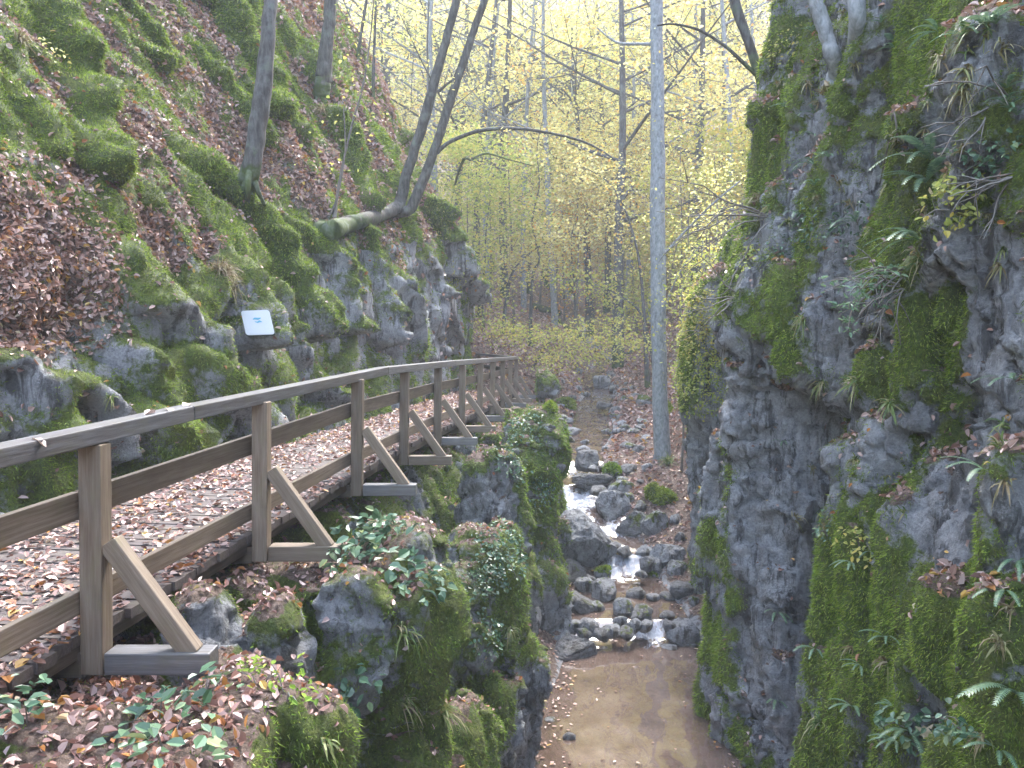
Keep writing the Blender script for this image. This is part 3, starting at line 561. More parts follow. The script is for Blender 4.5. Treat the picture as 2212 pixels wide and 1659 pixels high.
# ------------------------------------------------------------------ water
wy = np.concatenate([np.arange(-6, 8, .5), np.arange(8, 46, .07)]); wt = np.linspace(-1, 1, 41)
WY, WT = np.meshgrid(wy, wt, indexing='ij'); WX = itp(WY, XC)+WT*(itp(WY, WC)+.55)
ZW = [(y, z) for y, z in ZS]
WLV = [(-30, -5.18), (13.0, -5.06), (13.25, -5.03), (13.5, -4.84), (15.3, -4.72), (15.6, -4.66), (16.1, -4.42), (17.0, -4.26), (17.9, -4.02), (18.5, -3.9), (19.5, -3.58), (20.2, -3.5), (21.3, -3.22), (22, -3.15), (23.6, -2.98), (25, -2.84), (28, -2.52), (33, -1.92), (36, -1.4), (40, -.68), (46, .3)]
WZ = itp(WY, WLV)
wp = np.stack([WX.ravel(), WY.ravel(), WZ.ravel()], 1)
slope = np.abs(np.gradient(WZ, axis=0)/np.maximum(np.gradient(WY, axis=0), 1e-3)).ravel()
wn = fbm(wp*np.array([3.2, 1.6, 1]), 4, 401)
xf = itp(wp[:, 1], [(13, 2.3), (14, 2.3), (15.4, 2.25), (16.4, 2.3), (17.2, 2.0), (18, 1.55), (19.5, 1.4), (22, 1.65), (25, 2.5), (28, 2.75), (31, 3.5), (34, 3.4), (38, 4.4)]); wf = itp(wp[:, 1], [(13, .42), (14, .35), (15.5, .42), (16.5, .45), (17.4, .95), (19.3, .8), (21, .65), (25, .7), (30, .65), (36, .5)])
foam = np.clip(sm(.10, .32, slope*(1+.75*sm(21, 23, wp[:, 1])))*(.85+.5*wn)*sm(1.25, .5, np.abs(wp[:, 0]+.22*fbm(wp*1.6, 2, 411)-xf)/wf), 0, 1)
for (u, v, Y, r, val) in [(1405, 1385, 12.95, 36, .7), (1425, 1368, 13.2, 22, .8), (1240, 1090, 18.6, 40, .6), (1225, 1110, 18.2, 40, .5), (1300, 1240, 15.6, 25, .5), (1380, 1220, 15.9, 30, .6), (1265, 880, 27, 16, .3)]:
    foam += val*np.exp(-(np.linalg.norm(wp-P(u, v, Y), axis=1)/(r/F*Y))**2)
foam = np.clip(foam*(1-sm(31, 34, wp[:, 1])), 0, 1)
wp[:, 2] += .012*wn*(1+4*foam)+.09*sm(.1, .3, slope)*fbm(wp*np.array([2.6, 2.6, 1]), 3, 404)+.05*foam*fbm(wp*7, 2, 402)
struct(mesh('water', wp, gridfaces(len(wy), len(wt)), M_WATER, attrs={'foam': foam}))
# floating / stranded leaves on the stream margin
def on_water(n):
    y = 8.5+8*rng.random(n)**1.3; t = np.where(rng.random(n) < .9, np.sign(rng.normal(size=n)-.3)*(1.05-.5*rng.random(n)**2.5), rng.uniform(-1, 1, n))
    x = itp(y, XC)+t*(itp(y, WC)+.3); z = np.maximum(itp(y, [(-30, -5.18), (13.0, -5.06), (13.5, -4.84), (15.3, -4.7), (17, -4.25)]), zg(x, y))+.015; return np.stack([x, y, z], 1)
wl = on_water(1500); V, Fq = leafgeo(wl, np.tile([0, 0, 1.], (len(wl), 1)), .055*(.6+.7*rng.random(len(wl))), .15, .6, .08)
struct(mesh('floating_leaves', V, Fq, M_LIT, smooth=False), 'stuff')

# ------------------------------------------------------------------ boulders
def boulder(u, v, w, h, label, moss=.4, dp=1., group=None, sq=.3, seed=0):
    p, n = hit(u, v+h*.38)
    if p is None: return
    wl_ = float(itp(p[1], WLV))
    if p[2] < wl_ and abs(p[0]-float(itp(p[1], XC))) < float(itp(p[1], WC))+.4:
        d_ = ray(u, v+h*.38); p = d_*((wl_-.03)/d_[2])
    d = p[1]; rx, rz = w/F*d*.5, h/F*d*.5; bm = bmesh.new(); bmesh.ops.create_icosphere(bm, subdivisions=6 if w > 70 else (5 if w > 40 else 4 if w > 24 else 3), radius=1)
    V = np.array([x.co[:] for x in bm.verts]); Fq = np.array([[x.index for x in f.verts] for f in bm.faces]); bm.free(); s = 500+seed
    V0 = V.copy()
    for k in range(10):
        q = np.random.default_rng(s*13+k); a = q.normal(size=3); a /= np.linalg.norm(a); c = .5+.3*q.random(); e = V@a-c; V = V-np.clip(e, 0, 9)[:, None]*a*.85
    V = V*(1+.12*fbm(V0*1.6+s, 3, s)+.05*fbm(V0*4+s, 3, s+3, True)+.012*fbm(V0*16+s, 2, s+4))[:, None]
    if w > 40: V = V*(1+.06*(worley(V0*2.6+s+.2*pnoise(V0*4, s)[:, None], s)[2]-.5)*.8)[:, None]
    nz = V0[:, 2]; m = np.clip(moss+.5*sm(-.1, .7, nz)*moss*2+.4*fbm(V0*2+s, 3, s+8)-.15, 0, 1)*sm(-.55, -.1, nz)
    V = V*np.array([rx*1.1, max(rx, rz)*1.0*dp, rz*1.35]); c = p+np.array([0, max(rx, rz)*.6, rz*.35])
    o = mesh('boulder', V, Fq, M_B if seed % 2 else M_B2, attrs={'moss': m, 'litter': np.zeros(len(V))}, loc=c)
    if w > 30 and moss > .35:
        fn = np.cross(V[Fq[:, 1]]-V[Fq[:, 0]], V[Fq[:, 2]]-V[Fq[:, 0]]); fa = np.linalg.norm(fn, axis=1); fn = fn/np.maximum(fa, 1e-9)[:, None]; fw = fa*np.clip(m[Fq].mean(1)-.35, 0, 1)
        if fw.sum() > 0:
            k_ = rng.choice(len(Fq), int(w*30), p=fw/fw.sum()); bw = rng.dirichlet((1, 1, 1), len(k_)); bp = (V[Fq[k_]]*bw[:, :, None]).sum(1)
            VV, FF = bladegeo(bp, fn[k_], (.02+.03*rng.random(len(k_)))*d/10, .012*d/9, .5); mo = mesh('moss', VV, FF, M_MOSS, smooth=False); mo['kind'] = 'stuff'; kid(mo, o); o.rotation_euler = (0, 0, random.uniform(-.4, .4))
    tag(o, label, 'boulder', group); return o
BIG = [(1265, 1162, 138, 112, 'largest mossy boulder in the middle of the stream', 0.2), (1372, 1135, 76, 56, 'mossy boulder on the right bank just above the lower rapids', 0.30), (1420, 1128, 62, 56, 'rounded mossy boulder touching the right bank litter', 0.33),
       (1436, 1072, 50, 44, 'bright green mossy boulder below the tall pale trunk', 0.95), (1412, 1066, 34, 44, 'narrow bright mossy stone beside the green boulder under the trunk', 0.95), (1285, 1035, 84, 30, 'dark flat boulder at the head of the white rapids', 0.06),
       (1322, 1092, 80, 56, 'dark wet bare boulder beside the white rapids', 0.00), (1236, 1234, 60, 62, 'grey boulder tucked against the left rock wall below the largest boulder', 0.25), (1312, 1278, 64, 48, 'pale rounded boulder in the row of stones above the brown pool', 0.22),
       (1256, 1303, 66, 40, 'low grey stone at the left end of the row above the pool', 0.19), (1352, 1310, 46, 48, 'small upright stone in the row above the pool', 0.28), (1388, 1326, 50, 36, 'mossy low stone just above the small white fall', 0.28),
       (1442, 1198, 76, 50, 'flat brown boulder on the right side below the rapids', 0.11), (1482, 1272, 60, 34, 'flat stone against the right cliff foot', 0.11), (1478, 1368, 64, 60, 'dark wet stone right of the small white fall', 0.06),
       (1237, 1402, 100, 62, 'broad wet slab stone on the left edge of the brown pool', 0.11), (1224, 876, 52, 26, 'long mossy stone lying on the far left bank', 0.95), (1190, 880, 34, 22, 'small mossy stone near the walkway end', 0.90),
       (1300, 820, 36, 26, 'round dark stone in the far stream', 0.17), (1440, 882, 36, 30, 'mossy stone right behind the tall pale trunk', 0.90), (1392, 862, 30, 26, 'mossy stone left of the tall pale trunk', 0.44), (1272, 992, 64, 36, 'brown flat boulder in the middle reach of the stream', 0.06),
       (1326, 1022, 44, 36, 'mossy stone in the middle reach right of the brown boulder', 0.44), (1228, 1592, 30, 24, 'single dark stone lying in the brown pool', 0.00), (1345, 1052, 60, 30, 'greenish flat stone below the middle reach', 0.33), (1362, 1012, 40, 24, 'leaf strewn stone at the foot of the right bank', 0.17)]
for k, (u, v, w, h, lb, ms) in enumerate(BIG): boulder(u, v, w, h, lb, ms, seed=k)
SM = [(1275, 1352, 46, 34), (1300, 1368, 40, 26), (1325, 1360, 40, 30), (1350, 1366, 38, 26), (1372, 1352, 34, 28), (1450, 1352, 34, 30), (1500, 1372, 40, 36), (1262, 1368, 40, 26), (1240, 1350, 40, 30), (1275, 1255, 40, 26), (1305, 1235, 36, 24), (1400, 1218, 40, 26), (1425, 1222, 44, 30), (1330, 1180, 30, 22), (1340, 930, 30, 14), (1320, 812, 22, 14), (1260, 970, 30, 14), (1380, 970, 30, 16), (1395, 945, 26, 14), (1335, 790, 20, 12), (1235, 930, 40, 14), (1228, 948, 30, 14), (1312, 930, 26, 12), (1300, 872, 30, 14), (1265, 1265, 44, 30), (1380, 1282, 44, 24), (1395, 1352, 36, 26), (1445, 1290, 40, 20), (1340, 1340, 30, 18), (1420, 1240, 40, 22), (1470, 1225, 44, 40), (1385, 1095, 36, 26), (1460, 1120, 30, 26), (1350, 1190, 34, 22), (1395, 1190, 34, 26), (1350, 960, 26, 14), (1370, 930, 30, 16), (1340, 900, 20, 12), (1260, 850, 20, 12), (1330, 835, 24, 16), (1350, 860, 20, 12), (1250, 800, 20, 14), (1400, 1010, 26, 16), (1470, 1160, 26, 22), (1290, 1310, 36, 20), (1440, 1330, 36, 16), (1500, 1300, 26, 20), (1210, 1010, 26, 22), (1450, 1400, 40, 12), (1500, 1395, 40, 16), (1190, 1560, 30, 10), (1150, 1580, 30, 12), (1265, 955, 22, 10), (1330, 1000, 22, 12), (1360, 1075, 30, 20), (1385, 1240, 26, 14), (1410, 1290, 30, 14)]
q = np.random.default_rng(5)
for k in range(60):
    Y_ = 19+17*q.random(); x_ = float(itp(Y_, XC))+math.copysign(.45+abs(q.normal())*.8, q.normal()); z_ = float(itp(Y_, WLV)); u_, v_, _ = proj(np.array([x_, Y_, z_])); w_ = (.16+.3*q.random())*F/Y_; SM.append((float(u_[0]), float(v_[0]), w_, w_*.5))
for k, (u, v, w, h) in enumerate(SM): boulder(u, v, w, h, 'small wet stone among the boulders of the stream bed', .0+.38*random.random(), seed=100+k, group='small stones in the stream bed')

# ------------------------------------------------------------------ timber walkway
def beam(name, p0, p1, w, h, mat, parent, up=(0, 0, 1), bev=.008, seg=1):
    p0, p1 = Vector(p0), Vector(p1); L = (p1-p0).length; x = (p1-p0).normalized(); y = Vector(up).cross(x).normalized(); z = x.cross(y)
    bm = bmesh.new(); bmesh.ops.create_cube(bm, size=1)
    for q in bm.verts: q.co = Vector((q.co.x*L, q.co.y*w, q.co.z*h))
    bmesh.ops.bevel(bm, geom=bm.edges[:], offset=bev, segments=2, affect='EDGES', profile=.6)
    me = bpy.data.meshes.new(name); bm.to_mesh(me); bm.free(); me.materials.append(mat); o = bpy.data.objects.new(name, me); C.objects.link(o)
    o.matrix_world = Matrix.Translation((p0+p1)/2) @ Matrix((x, y, z)).transposed().to_4x4(); kid(o, parent); return o
walk = empty('wooden_walkway', (0, 0, 0)); tag(walk, 'weathered timber walkway with braced railing strewn with brown leaves along the rock face', 'walkway')
post_y = [2.2, 4.06, 5.9, 8.1, 10.1, 12.1, 14.1, 16.2, 18.2, 20.2, 22.1, 23.9]
def rp(y, dx=0, dz=0): return (float(railx(y))+dx, y, float(railz(y))+dz)
for i, y in enumerate(post_y):
    x, _, z = rp(y); ln = -.012
    beam('post', (x+ln, y, z-1.285), (x+.01, y, z-.092), .115, .115, M_WOOD, walk, up=(0, 1, 0))
    beam('cross_beam', (x+.058, y, z-1.225), (x+.60, y, z-1.225), .13, .115, M_RAIL if i % 2 else M_WOOD, walk)
    beam('brace', (x+.49, y, z-1.19), (x+.075, y, z-.60), .085, .10, M_WOOD, walk)
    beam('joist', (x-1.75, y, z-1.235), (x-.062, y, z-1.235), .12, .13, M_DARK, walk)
cuts = [-1.5, 4.9, 9.1, 13.2, 17.2, 21.2, 24.05]
for a, b in zip(cuts[:-1], cuts[1:]):
    ys = [a]+[y for y in post_y if a < y < b]+[b]
    beam('handrail', rp(a, 0, -.046), rp(b-.006, 0, -.046), .135, .088, M_RAIL, walk)
for a, b in zip([-1.5]+post_y[1::2], post_y[1::2]+[24.05]):
    if b-a < .2: continue
    beam('middle_rail', rp(a, -.085, -.41), rp(b-.01, -.085, -.41), .042, .145, M_WOOD, walk); beam('lower_rail', rp(a, -.085, -.91), rp(b-.01, -.085, -.91), .042, .125, M_WOOD, walk)
DV, DF = [], []
def addbox(c, ex, ey, ez):
    b = len(DV)
    for sx in (-1, 1):
        for sy in (-1, 1):
            for sz in (-1, 1): DV.append(np.array(c)+sx*np.array(ex)+sy*np.array(ey)+sz*np.array(ez))
    for f in ((0, 1, 3, 2), (4, 6, 7, 5), (0, 4, 5, 1), (2, 3, 7, 6), (0, 2, 6, 4), (1, 5, 7, 3)): DF.append([b+k for k in f])
y = -1.5
while y < 24.6:
    x = float(railx(y)); z = float(deckz(y)); e = random.uniform(-.02, .02); t = random.uniform(-.004, .004)
    addbox((x-.87+e, y, z-.03+t), (.82, -.09, random.uniform(-.002, .002)), (.008, .0682, 0), (0, 0, .028)); y += .14
dk = mesh('deck', DV, np.array(DF), M_DECK, smooth=False); kid(dk, walk)
for a, b in zip(cuts[:-1], cuts[1:]):
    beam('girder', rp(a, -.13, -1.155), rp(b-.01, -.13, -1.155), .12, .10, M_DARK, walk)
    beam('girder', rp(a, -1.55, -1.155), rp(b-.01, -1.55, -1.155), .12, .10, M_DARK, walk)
# return of the railing round the rock corner
p0, p1 = Vector((.06, 24.12, -.53)), Vector((-1.75, 30.5, -.50))
far = empty('railing', p1); tag(far, 'short far railing turning left behind the rock corner at the walkway end', 'railing')
def wp_(o):
    o.matrix_parent_inverse = far.matrix_world.inverted(); return o
bpy.context.view_layer.update()
for o in (beam('handrail', p0+Vector((-.02, .1, 0)), p1, .12, .08, M_RAIL, far), beam('middle_rail', p0+Vector((-.02, .1, -.4)), p1+Vector((0, 0, -.4)), .04, .13, M_WOOD, far)): wp_(o)
for t in (.35, .68, 1.): 
    q = p0.lerp(p1, t); wp_(beam('post', q+Vector((0, 0, -1.3)), q+Vector((0, 0, -.042)), .11, .11, M_WOOD, far, up=(0, 1, 0)))
# leaves on the deck and rail
n = 15000; yy = 2.0+22*rng.random(n)**1.5; side = rng.random(n); cl = fbm(np.stack([yy*.8, side*2, side*0], 1), 3, 700)
k = rng.random(n) < np.clip(.6+.9*cl+1.2*np.abs(side-.5)**1.2, .08, 1); yy, side = yy[k], side[k]
dp_ = np.stack([railx(yy)-.05-1.66*side, yy, deckz(yy)+.008+.012*rng.random(len(yy))], 1)
V, Fq = leafgeo(dp_, np.tile([0, 0, 1.], (len(dp_), 1)), .055*(.6+.8*rng.random(len(dp_)))*np.clip(yy/12, 1, 1.6), .3, .6, .18); struct(mesh('fallen_leaves', V, Fq, M_LIT, smooth=False), 'stuff')
for (yv, dx, lb) in [(3.62, .02, 'curled brown leaf lying on the handrail at the picture edge'), (4.72, .0, 'pale tan leaf on the handrail just before the rail joint'), (4.98, -.02, 'small orange leaf on the handrail at the rail joint'), (4.55, .03, 'russet leaf hanging over the handrail edge')]:
    V, Fq = leafgeo(np.array([[0, 0, .004]]), np.array([[0, 0, 1.]]), .085, .2, .6, .3); o = mesh('leaf', V, Fq, M_LIT, smooth=False, loc=rp(yv, dx, 0)); tag(o, lb, 'leaf')

# ------------------------------------------------------------------ information board
dd = min(hit(u_, v_)[0][1] for u_ in (515, 540, 557, 575, 598) for v_ in (665, 685, 700, 715, 730))-.06
tl, tr, br, bl = P(522, 672, dd+.09), P(580, 670, dd+.09), P(595, 722, dd-.03), P(531, 725, dd-.03)
ctr = (tl+tr+br+bl)/4; sg = empty('sign', ctr); tag(sg, 'white information board with a pale blue mark fixed to the mossy rock', 'sign')
ux = (tr-tl+br-bl)/2; uy = (tl-bl+tr-br)/2; nn = np.cross(ux, uy); nn /= np.linalg.norm(nn); nn = nn if nn[1] < 0 else -nn
def rounded(a, b, r, th, off, shear=0):
    pts = []
    for cx, cy, a0 in ((a-r, b-r, 0), (-a+r, b-r, 90), (-a+r, -b+r, 180), (a-r, -b+r, 270)):
        for k in range(5): t = R(a0+k*22.5); pts.append((cx+r*math.cos(t), cy+r*math.sin(t)))
    m = len(pts); V = [(ux*p[0]+uy*p[1]+nn*(off+th*s)) for s in (0, 1) for p in pts]
    return V, [np.array([list(range(m, 2*m))]), np.array([list(range(m-1, -1, -1))]), np.array([[i, (i+1) % m, m+(i+1) % m, m+i] for i in range(m)])]
for nm, a, b, r, th, of, mt in (('frame', .515, .525, .09, .02, -.022, M_FRAME), ('panel', .5, .5, .09, .012, 0, M_SIGN)):
    V, f = rounded(a, b, r, th, of); kid(mesh(nm, V, f, mt, smooth=False), sg)
pb = [o for o in CH[sg.name] if o.name.startswith('panel')][0]
def strip(pts, w, off):
    V, f = [], []
    for k, (a, b) in enumerate(pts): V += [ux*a+uy*(b+w[k])+nn*off, ux*a+uy*(b-w[k])+nn*off]
    for k in range(len(pts)-1): f.append([2*k, 2*k+1, 2*k+3, 2*k+2])
    return V, f
V1, f1_ = strip([(-.14, .13), (-.06, .16), (.04, .14), (.15, .17)], [.015, .04, .045, .02], .016); V2, f2_ = strip([(-.09, .03), (.0, .0), (.08, .04), (.16, .01)], [.012, .03, .04, .012], .016)
kid(mesh('emblem', V1+V2, np.array(f1_+[[i+len(V1) for i in q] for q in f2_]), M_BLUE, smooth=False), pb)
st = ctr-nn*.02
kid(mesh('bracket', *(lambda c: (np.array([[sx*.03, sy, sz*.03] for sx in (-1, 1) for sy in (.0, .9) for sz in (-1, 1)])+np.array([0, .03, 0]), np.array([[0, 1, 3, 2], [4, 6, 7, 5], [0, 4, 5, 1], [2, 3, 7, 6], [0, 2, 6, 4], [1, 5, 7, 3]])))(0), M_FRAME, smooth=False), sg)

# ------------------------------------------------------------------ trees
def tube(pts, rad, sides=8, wob=.06, seed=0):
    pts = np.array(pts, float); n = len(pts); t = np.gradient(pts, axis=0); t = norm(t); ref = np.array([.3, 1., .2]); V = []
    for k in range(n):
        a = np.cross(t[k], ref); a /= max(np.linalg.norm(a), 1e-6); b = np.cross(t[k], a); an = np.arange(sides)*2*math.pi/sides
        rr = rad[k]*(1+wob*np.sin(an*2+seed+k*.35)+wob*.6*np.sin(an*3+seed*2-k*.2)); V.append(pts[k]+np.outer(np.cos(an)*rr, a)+np.outer(np.sin(an)*rr, b))
    V = np.concatenate(V); Fq = []
    i = np.arange((n-1)*sides); r_, c_ = i//sides, i % sides; c2 = (c_+1) % sides
    return V, np.stack([r_*sides+c_, r_*sides+c2, (r_+1)*sides+c2, (r_+1)*sides+c_], 1)
def spline(pts, n):
    pts = np.array(pts, float); m = len(pts); t = np.linspace(0, m-1, n); i = np.clip(t.astype(int), 0, m-2); f = (t-i)[:, None]
    p0 = pts[np.clip(i-1, 0, m-1)]; p1 = pts[i]; p2 = pts[i+1]; p3 = pts[np.clip(i+2, 0, m-1)]
    return .5*((2*p1)+(-p0+p2)*f+(2*p0-5*p1+4*p2-p3)*f**2+(-p0+3*p1-3*p2+p3)*f**3)
def join(parts):
    V, Fq, o = [], [], 0
    for v, f in parts: V.append(v); Fq.append(f+o); o += len(v)
    return np.concatenate(V), np.concatenate(Fq)
def grow(start, d, L, r, lev, q, tubes, tips, up=.15, wand=.25, nch=(5, 4, 3), minr=.006, flat=.5):
    n = max(4, int(6+L)); pts = [start]; dd = d/np.linalg.norm(d)
    for k in range(n):
        dd = dd+wand*q.normal(size=3)/math.sqrt(n)*1.2+np.array([0, 0, up/n]); dd /= np.linalg.norm(dd); pts.append(pts[-1]+dd*L/n)
    rad = np.maximum(r*(1-np.linspace(0, 1, n+1)*.8), minr*.6); tubes.append(tube(pts, rad, 5 if lev else 8, .04, q.random()*6))
    pts = np.array(pts)
    if lev >= 1: tips.append(pts[n//3:])
    if lev >= len(nch): return
    for k in range(nch[lev]):
        t = .25+.75*q.random() if lev else .3+.68*(k+q.random())/nch[lev]; i = min(int(t*n), n-1); base = pts[i]+(pts[i+1]-pts[i])*(t*n-i)
        ax_ = pts[i+1]-pts[i]; ax_ /= np.linalg.norm(ax_); a = q.normal(size=3); a[2] *= flat; a -= (a@ax_)*ax_; a /= np.linalg.norm(a)
        sp = .9+.6*q.random(); nd = ax_*(.55 if lev == 0 else .7)+a*sp
        if lev >= 1: nd[2] *= .5
        grow(base, nd, L*(.34+.22*q.random())*(1.1-.45*t if lev == 0 else .95), max(r*(1-.8*t)*.5, minr), lev+1, q, tubes, tips, up*.6, wand*1.2, nch, minr, flat)
def leaves_on(tips, n, size, q, spread=.35, flat=.55, asp=.7):
    wt_ = q.random(len(tips))**2.5+.02; P_ = np.concatenate(tips); wt_ = np.concatenate([np.full(len(t_), w_) for t_, w_ in zip(tips, wt_)]); i = q.choice(len(P_), n, p=wt_/wt_.sum()); pos = P_[i]+q.normal(size=(n, 3))*spread*np.array([1, 1, flat])
    return leafgeo(pos, np.tile([0, 0, 1.], (n, 1)), size*(.6+.8*q.random(n)), .6, asp, .15)
def prototype(name, seed, H, r, nch, nl, ls, mat, bark, label, group, wand=.07, lean=(0, 0), first=.3, sp=.4):
    q = np.random.default_rng(seed); tubes, tips = [], []
    grow(np.array([0, 0, -.3]), np.array([lean[0], lean[1], 1.]), H, r, 0, q, tubes, tips, .1, wand, nch)
    e = empty(name); tag(e, label, 'tree', group); V, f = join(tubes); kid(mesh('trunk', V, f, bark, attrs={'moss': np.clip(1-V[:, 2]/1.5, 0, 1)*.5}), e)
    if nl: V, f = leaves_on(tips, nl, ls, q, sp); kid(mesh('crown', V, f, mat, smooth=False), e)
    return e
GRY = 'autumn trees in the valley behind the stream'
protos = []
for k, (H, r, nch, nl, ls, mt, bk, lb) in enumerate([
        (17, .25, (13, 5, 3), 3900, .17, M_YEL, M_BARK, 'yellow leaved autumn tree in the hazy wood up the valley'), (20, .29, (14, 5, 3), 4200, .17, M_YEL, M_BARK, 'yellow leaved autumn tree in the hazy wood up the valley'),
        (15, .19, (12, 5, 3), 3000, .16, M_LIME, M_BARK, 'pale green and yellow tree in the hazy wood up the valley'), (21, .25, (10, 5, 3), 1500, .16, M_YEL, M_BARK, 'sparse nearly bare autumn tree in the hazy wood up the valley'),
        (13, .12, (13, 5, 3), 2600, .15, M_YEL, M_BARK, 'orange tinted autumn tree in the hazy wood up the valley'), (9, .07, (12, 5, 2), 3000, .13, M_YEL, M_TWIG, 'slender young yellow tree in the hazy wood up the valley'),
        (7, .05, (11, 4, 2), 3000, .12, M_LIME, M_TWIG, 'slender young pale green tree in the hazy wood up the valley'), (4.2, .03, (14, 4, 2), 2600, .11, M_YEL, M_TWIG, 'low yellow understorey bush under the hazy wood'), (3.6, .03, (13, 4, 2), 2400, .10, M_LIME, M_TWIG, 'low pale green understorey bush under the hazy wood'), (22, .17, (7, 3, 2), 700, .15, M_YEL, M_BEECH, 'tall slim bare trunk in the hazy wood up the valley'), (15, .16, (26, 3, 2), 5200, .16, M_SPRU, M_BARK, 'dark green spruce in the hazy wood up the valley')]):
    protos.append(prototype('deciduous_tree', 900+k, H, r, nch, nl, ls, mt, bk, lb, GRY))
used = set()
def place(k, x, y, s=1., rz=None, dz=-.1):
    e = protos[k]
    if k in used: e = copy_tree(protos[k])
    used.add(k); e.location = (x, y, float(zg(np.array([x]), np.array([y]))[0])+dz); e.rotation_euler = (random.uniform(-.04, .04), random.uniform(-.04, .04), random.uniform(0, 6.28) if rz is None else rz); e.scale = (s, s, s); return e
def at_uY(u, Y): return (u-CU)/F*Y
for k, u, Y, s in [(1, 1335, 36, 1.), (0, 1275, 44, 1.), (3, 1310, 50, 1.), (1, 1500, 38, .95), (0, 1560, 46, 1.), (3, 1090, 42, 1.), (4, 1140, 48, 1.), (0, 1060, 52, 1.), (1, 985, 50, 1.), (3, 1030, 40, .9), (2, 1180, 56, 1.), (0, 1230, 62, 1.1), (4, 1380, 55, 1.1), (1, 1440, 60, 1.), (2, 1600, 52, 1.1), (0, 940, 58, 1.1), (5, 1110, 34, 1.), (5, 1245, 39, 1.), (6, 1060, 36, 1.1), (5, 1375, 41, 1.1), (6, 1545, 30, 1.), (5, 1590, 33, 1.), (6, 1010, 33, 1.), (5, 1165, 45, 1.1), (4, 1320, 66, 1.), (0, 1500, 70, 1.1), (2, 880, 62, 1.1), (1, 840, 52, 1.1), (6, 1470, 34, 1.2), (5, 1200, 52, 1.2), (5, 1345, 47, 1.2)]:
    place(k, at_uY(u, Y), Y, s)
q = np.random.default_rng(78)
for i in range(44):
    Y = 40+44*q.random(); u = (760 if Y > 36 else 1010)+(900 if Y > 36 else 640)*q.random(); x_ = at_uY(u, Y)
    if abs(x_-float(itp(Y, XC))) < 1.2: x_ += 2.2
    place(int(q.choice([7, 8, 7, 8, 5])), x_, Y, .8+.5*q.random())
for u, Y, s_ in ((1175, 62, 1.), (1265, 70, 1.1), (1030, 58, .9), (1120, 84, 1.2), (1430, 80, 1.1), (1560, 66, .9), (900, 72, 1.1), (1330, 95, 1.2), (985, 90, 1.2)): place(10, at_uY(u, Y), Y, s_)
for i in range(28):
    Y = 36+40*q.random(); place(9, at_uY(860+780*q.random(), Y), Y, .8+.4*q.random())
for i in range(84):
    Y = 62+115*q.random(); u = 640+1150*q.random(); place(int(q.choice([0, 1, 2, 3, 4, 0, 1])), at_uY(u, Y), Y, .9+.4*q.random())

def own_tree(name, label, stems, bark, crown=None, sides=10, cat='tree', extra=None, tipf=None):
    """stems: list of (points, r0, r1) in world space; the first point of the first stem is the foot"""
    foot = np.array(stems[0][0][0]); e = empty(name, foot); tag(e, label, cat)
    for k, (pts, r0, r1) in enumerate(stems):
        n = max(6, int(len(pts)*6)); sp_ = spline(pts, n); q_ = np.random.default_rng(hash(label) % 1000+k) if False else np.random.default_rng(len(label)*31+k)
        sp_ = sp_+q_.normal(size=sp_.shape)*r0*.035
        rad = np.linspace(r0, r1, n)
        if k == 0 and n > 20: rad[:5] *= [1.9, 1.6, 1.35, 1.18, 1.07]
        V, f = tube(sp_-foot, rad, sides if r0 > .03 else 5, .06, k); nm = 'trunk' if k == 0 or r0 > .07 else 'branch'
        kid(mesh(nm, V, f, bark, attrs={'moss': np.clip(.55-(V[:, 2])/1.6, 0, 1)}), e)
    if crown:
        V, f = crown; kid(mesh('crown', V-foot, f, extra or M_YEL, smooth=False), e)
    return e
def crownpts(pts, n, size, sp, seed, flat=.5):
    q = np.random.default_rng(seed); return leaves_on([np.array(pts, float)], n, size, q, sp, flat)
def hp(u, v, dz=0, inn=0): p, n = hit(u, v); return p+np.array([0, 0, dz])-n*inn
# 1 the mossy trunk leaning on the slope
b = hp(533, 398, -.1, .35); Y = b[1]; w = F/Y
own_tree('deciduous_tree', 'dark leaning trunk with mossy foot growing out of the leafy slope', [([b, P(541, 370, Y-.3), P(552, 300, Y-.3), P(570, 170, Y-.3), P(585, 0, Y-.2), P(606, -300, Y+.5), P(630, -700, Y+1)], 23/w, 10/w), ([P(538, 375, Y-.3), P(528, 405, Y-.35), hp(505, 440, 0, .1)], 9/w, 4/w), ([P(544, 372, Y-.3), P(556, 410, Y-.3), hp(575, 450, 0, .1)], 8/w, 3/w), ([P(540, 360, Y-.35), P(535, 410, Y-.5), hp(540, 450, 0, .1)], 9/w, 4/w)], M_BARK)
b = hp(694, 208, -.1, .35); Y = hp(694, 212)[1]-.12; w = F/Y
own_tree('deciduous_tree', 'upright trunk with a thick mossy base high on the left slope', [([b, P(694, 205, Y+.1), P(697, 180, Y), P(700, 150, Y), P(707, 80, Y), P(715, 0, Y), P(722, -300, Y), P(730, -700, Y)], 21/w, 9/w), ([P(690, 214, Y), P(680, 235, Y-.1), hp(668, 252, 0, .05)], 9/w, 4/w), ([P(698, 214, Y), P(708, 236, Y-.1), hp(716, 256, 0, .05)], 9/w, 4/w)], M_BARKM)
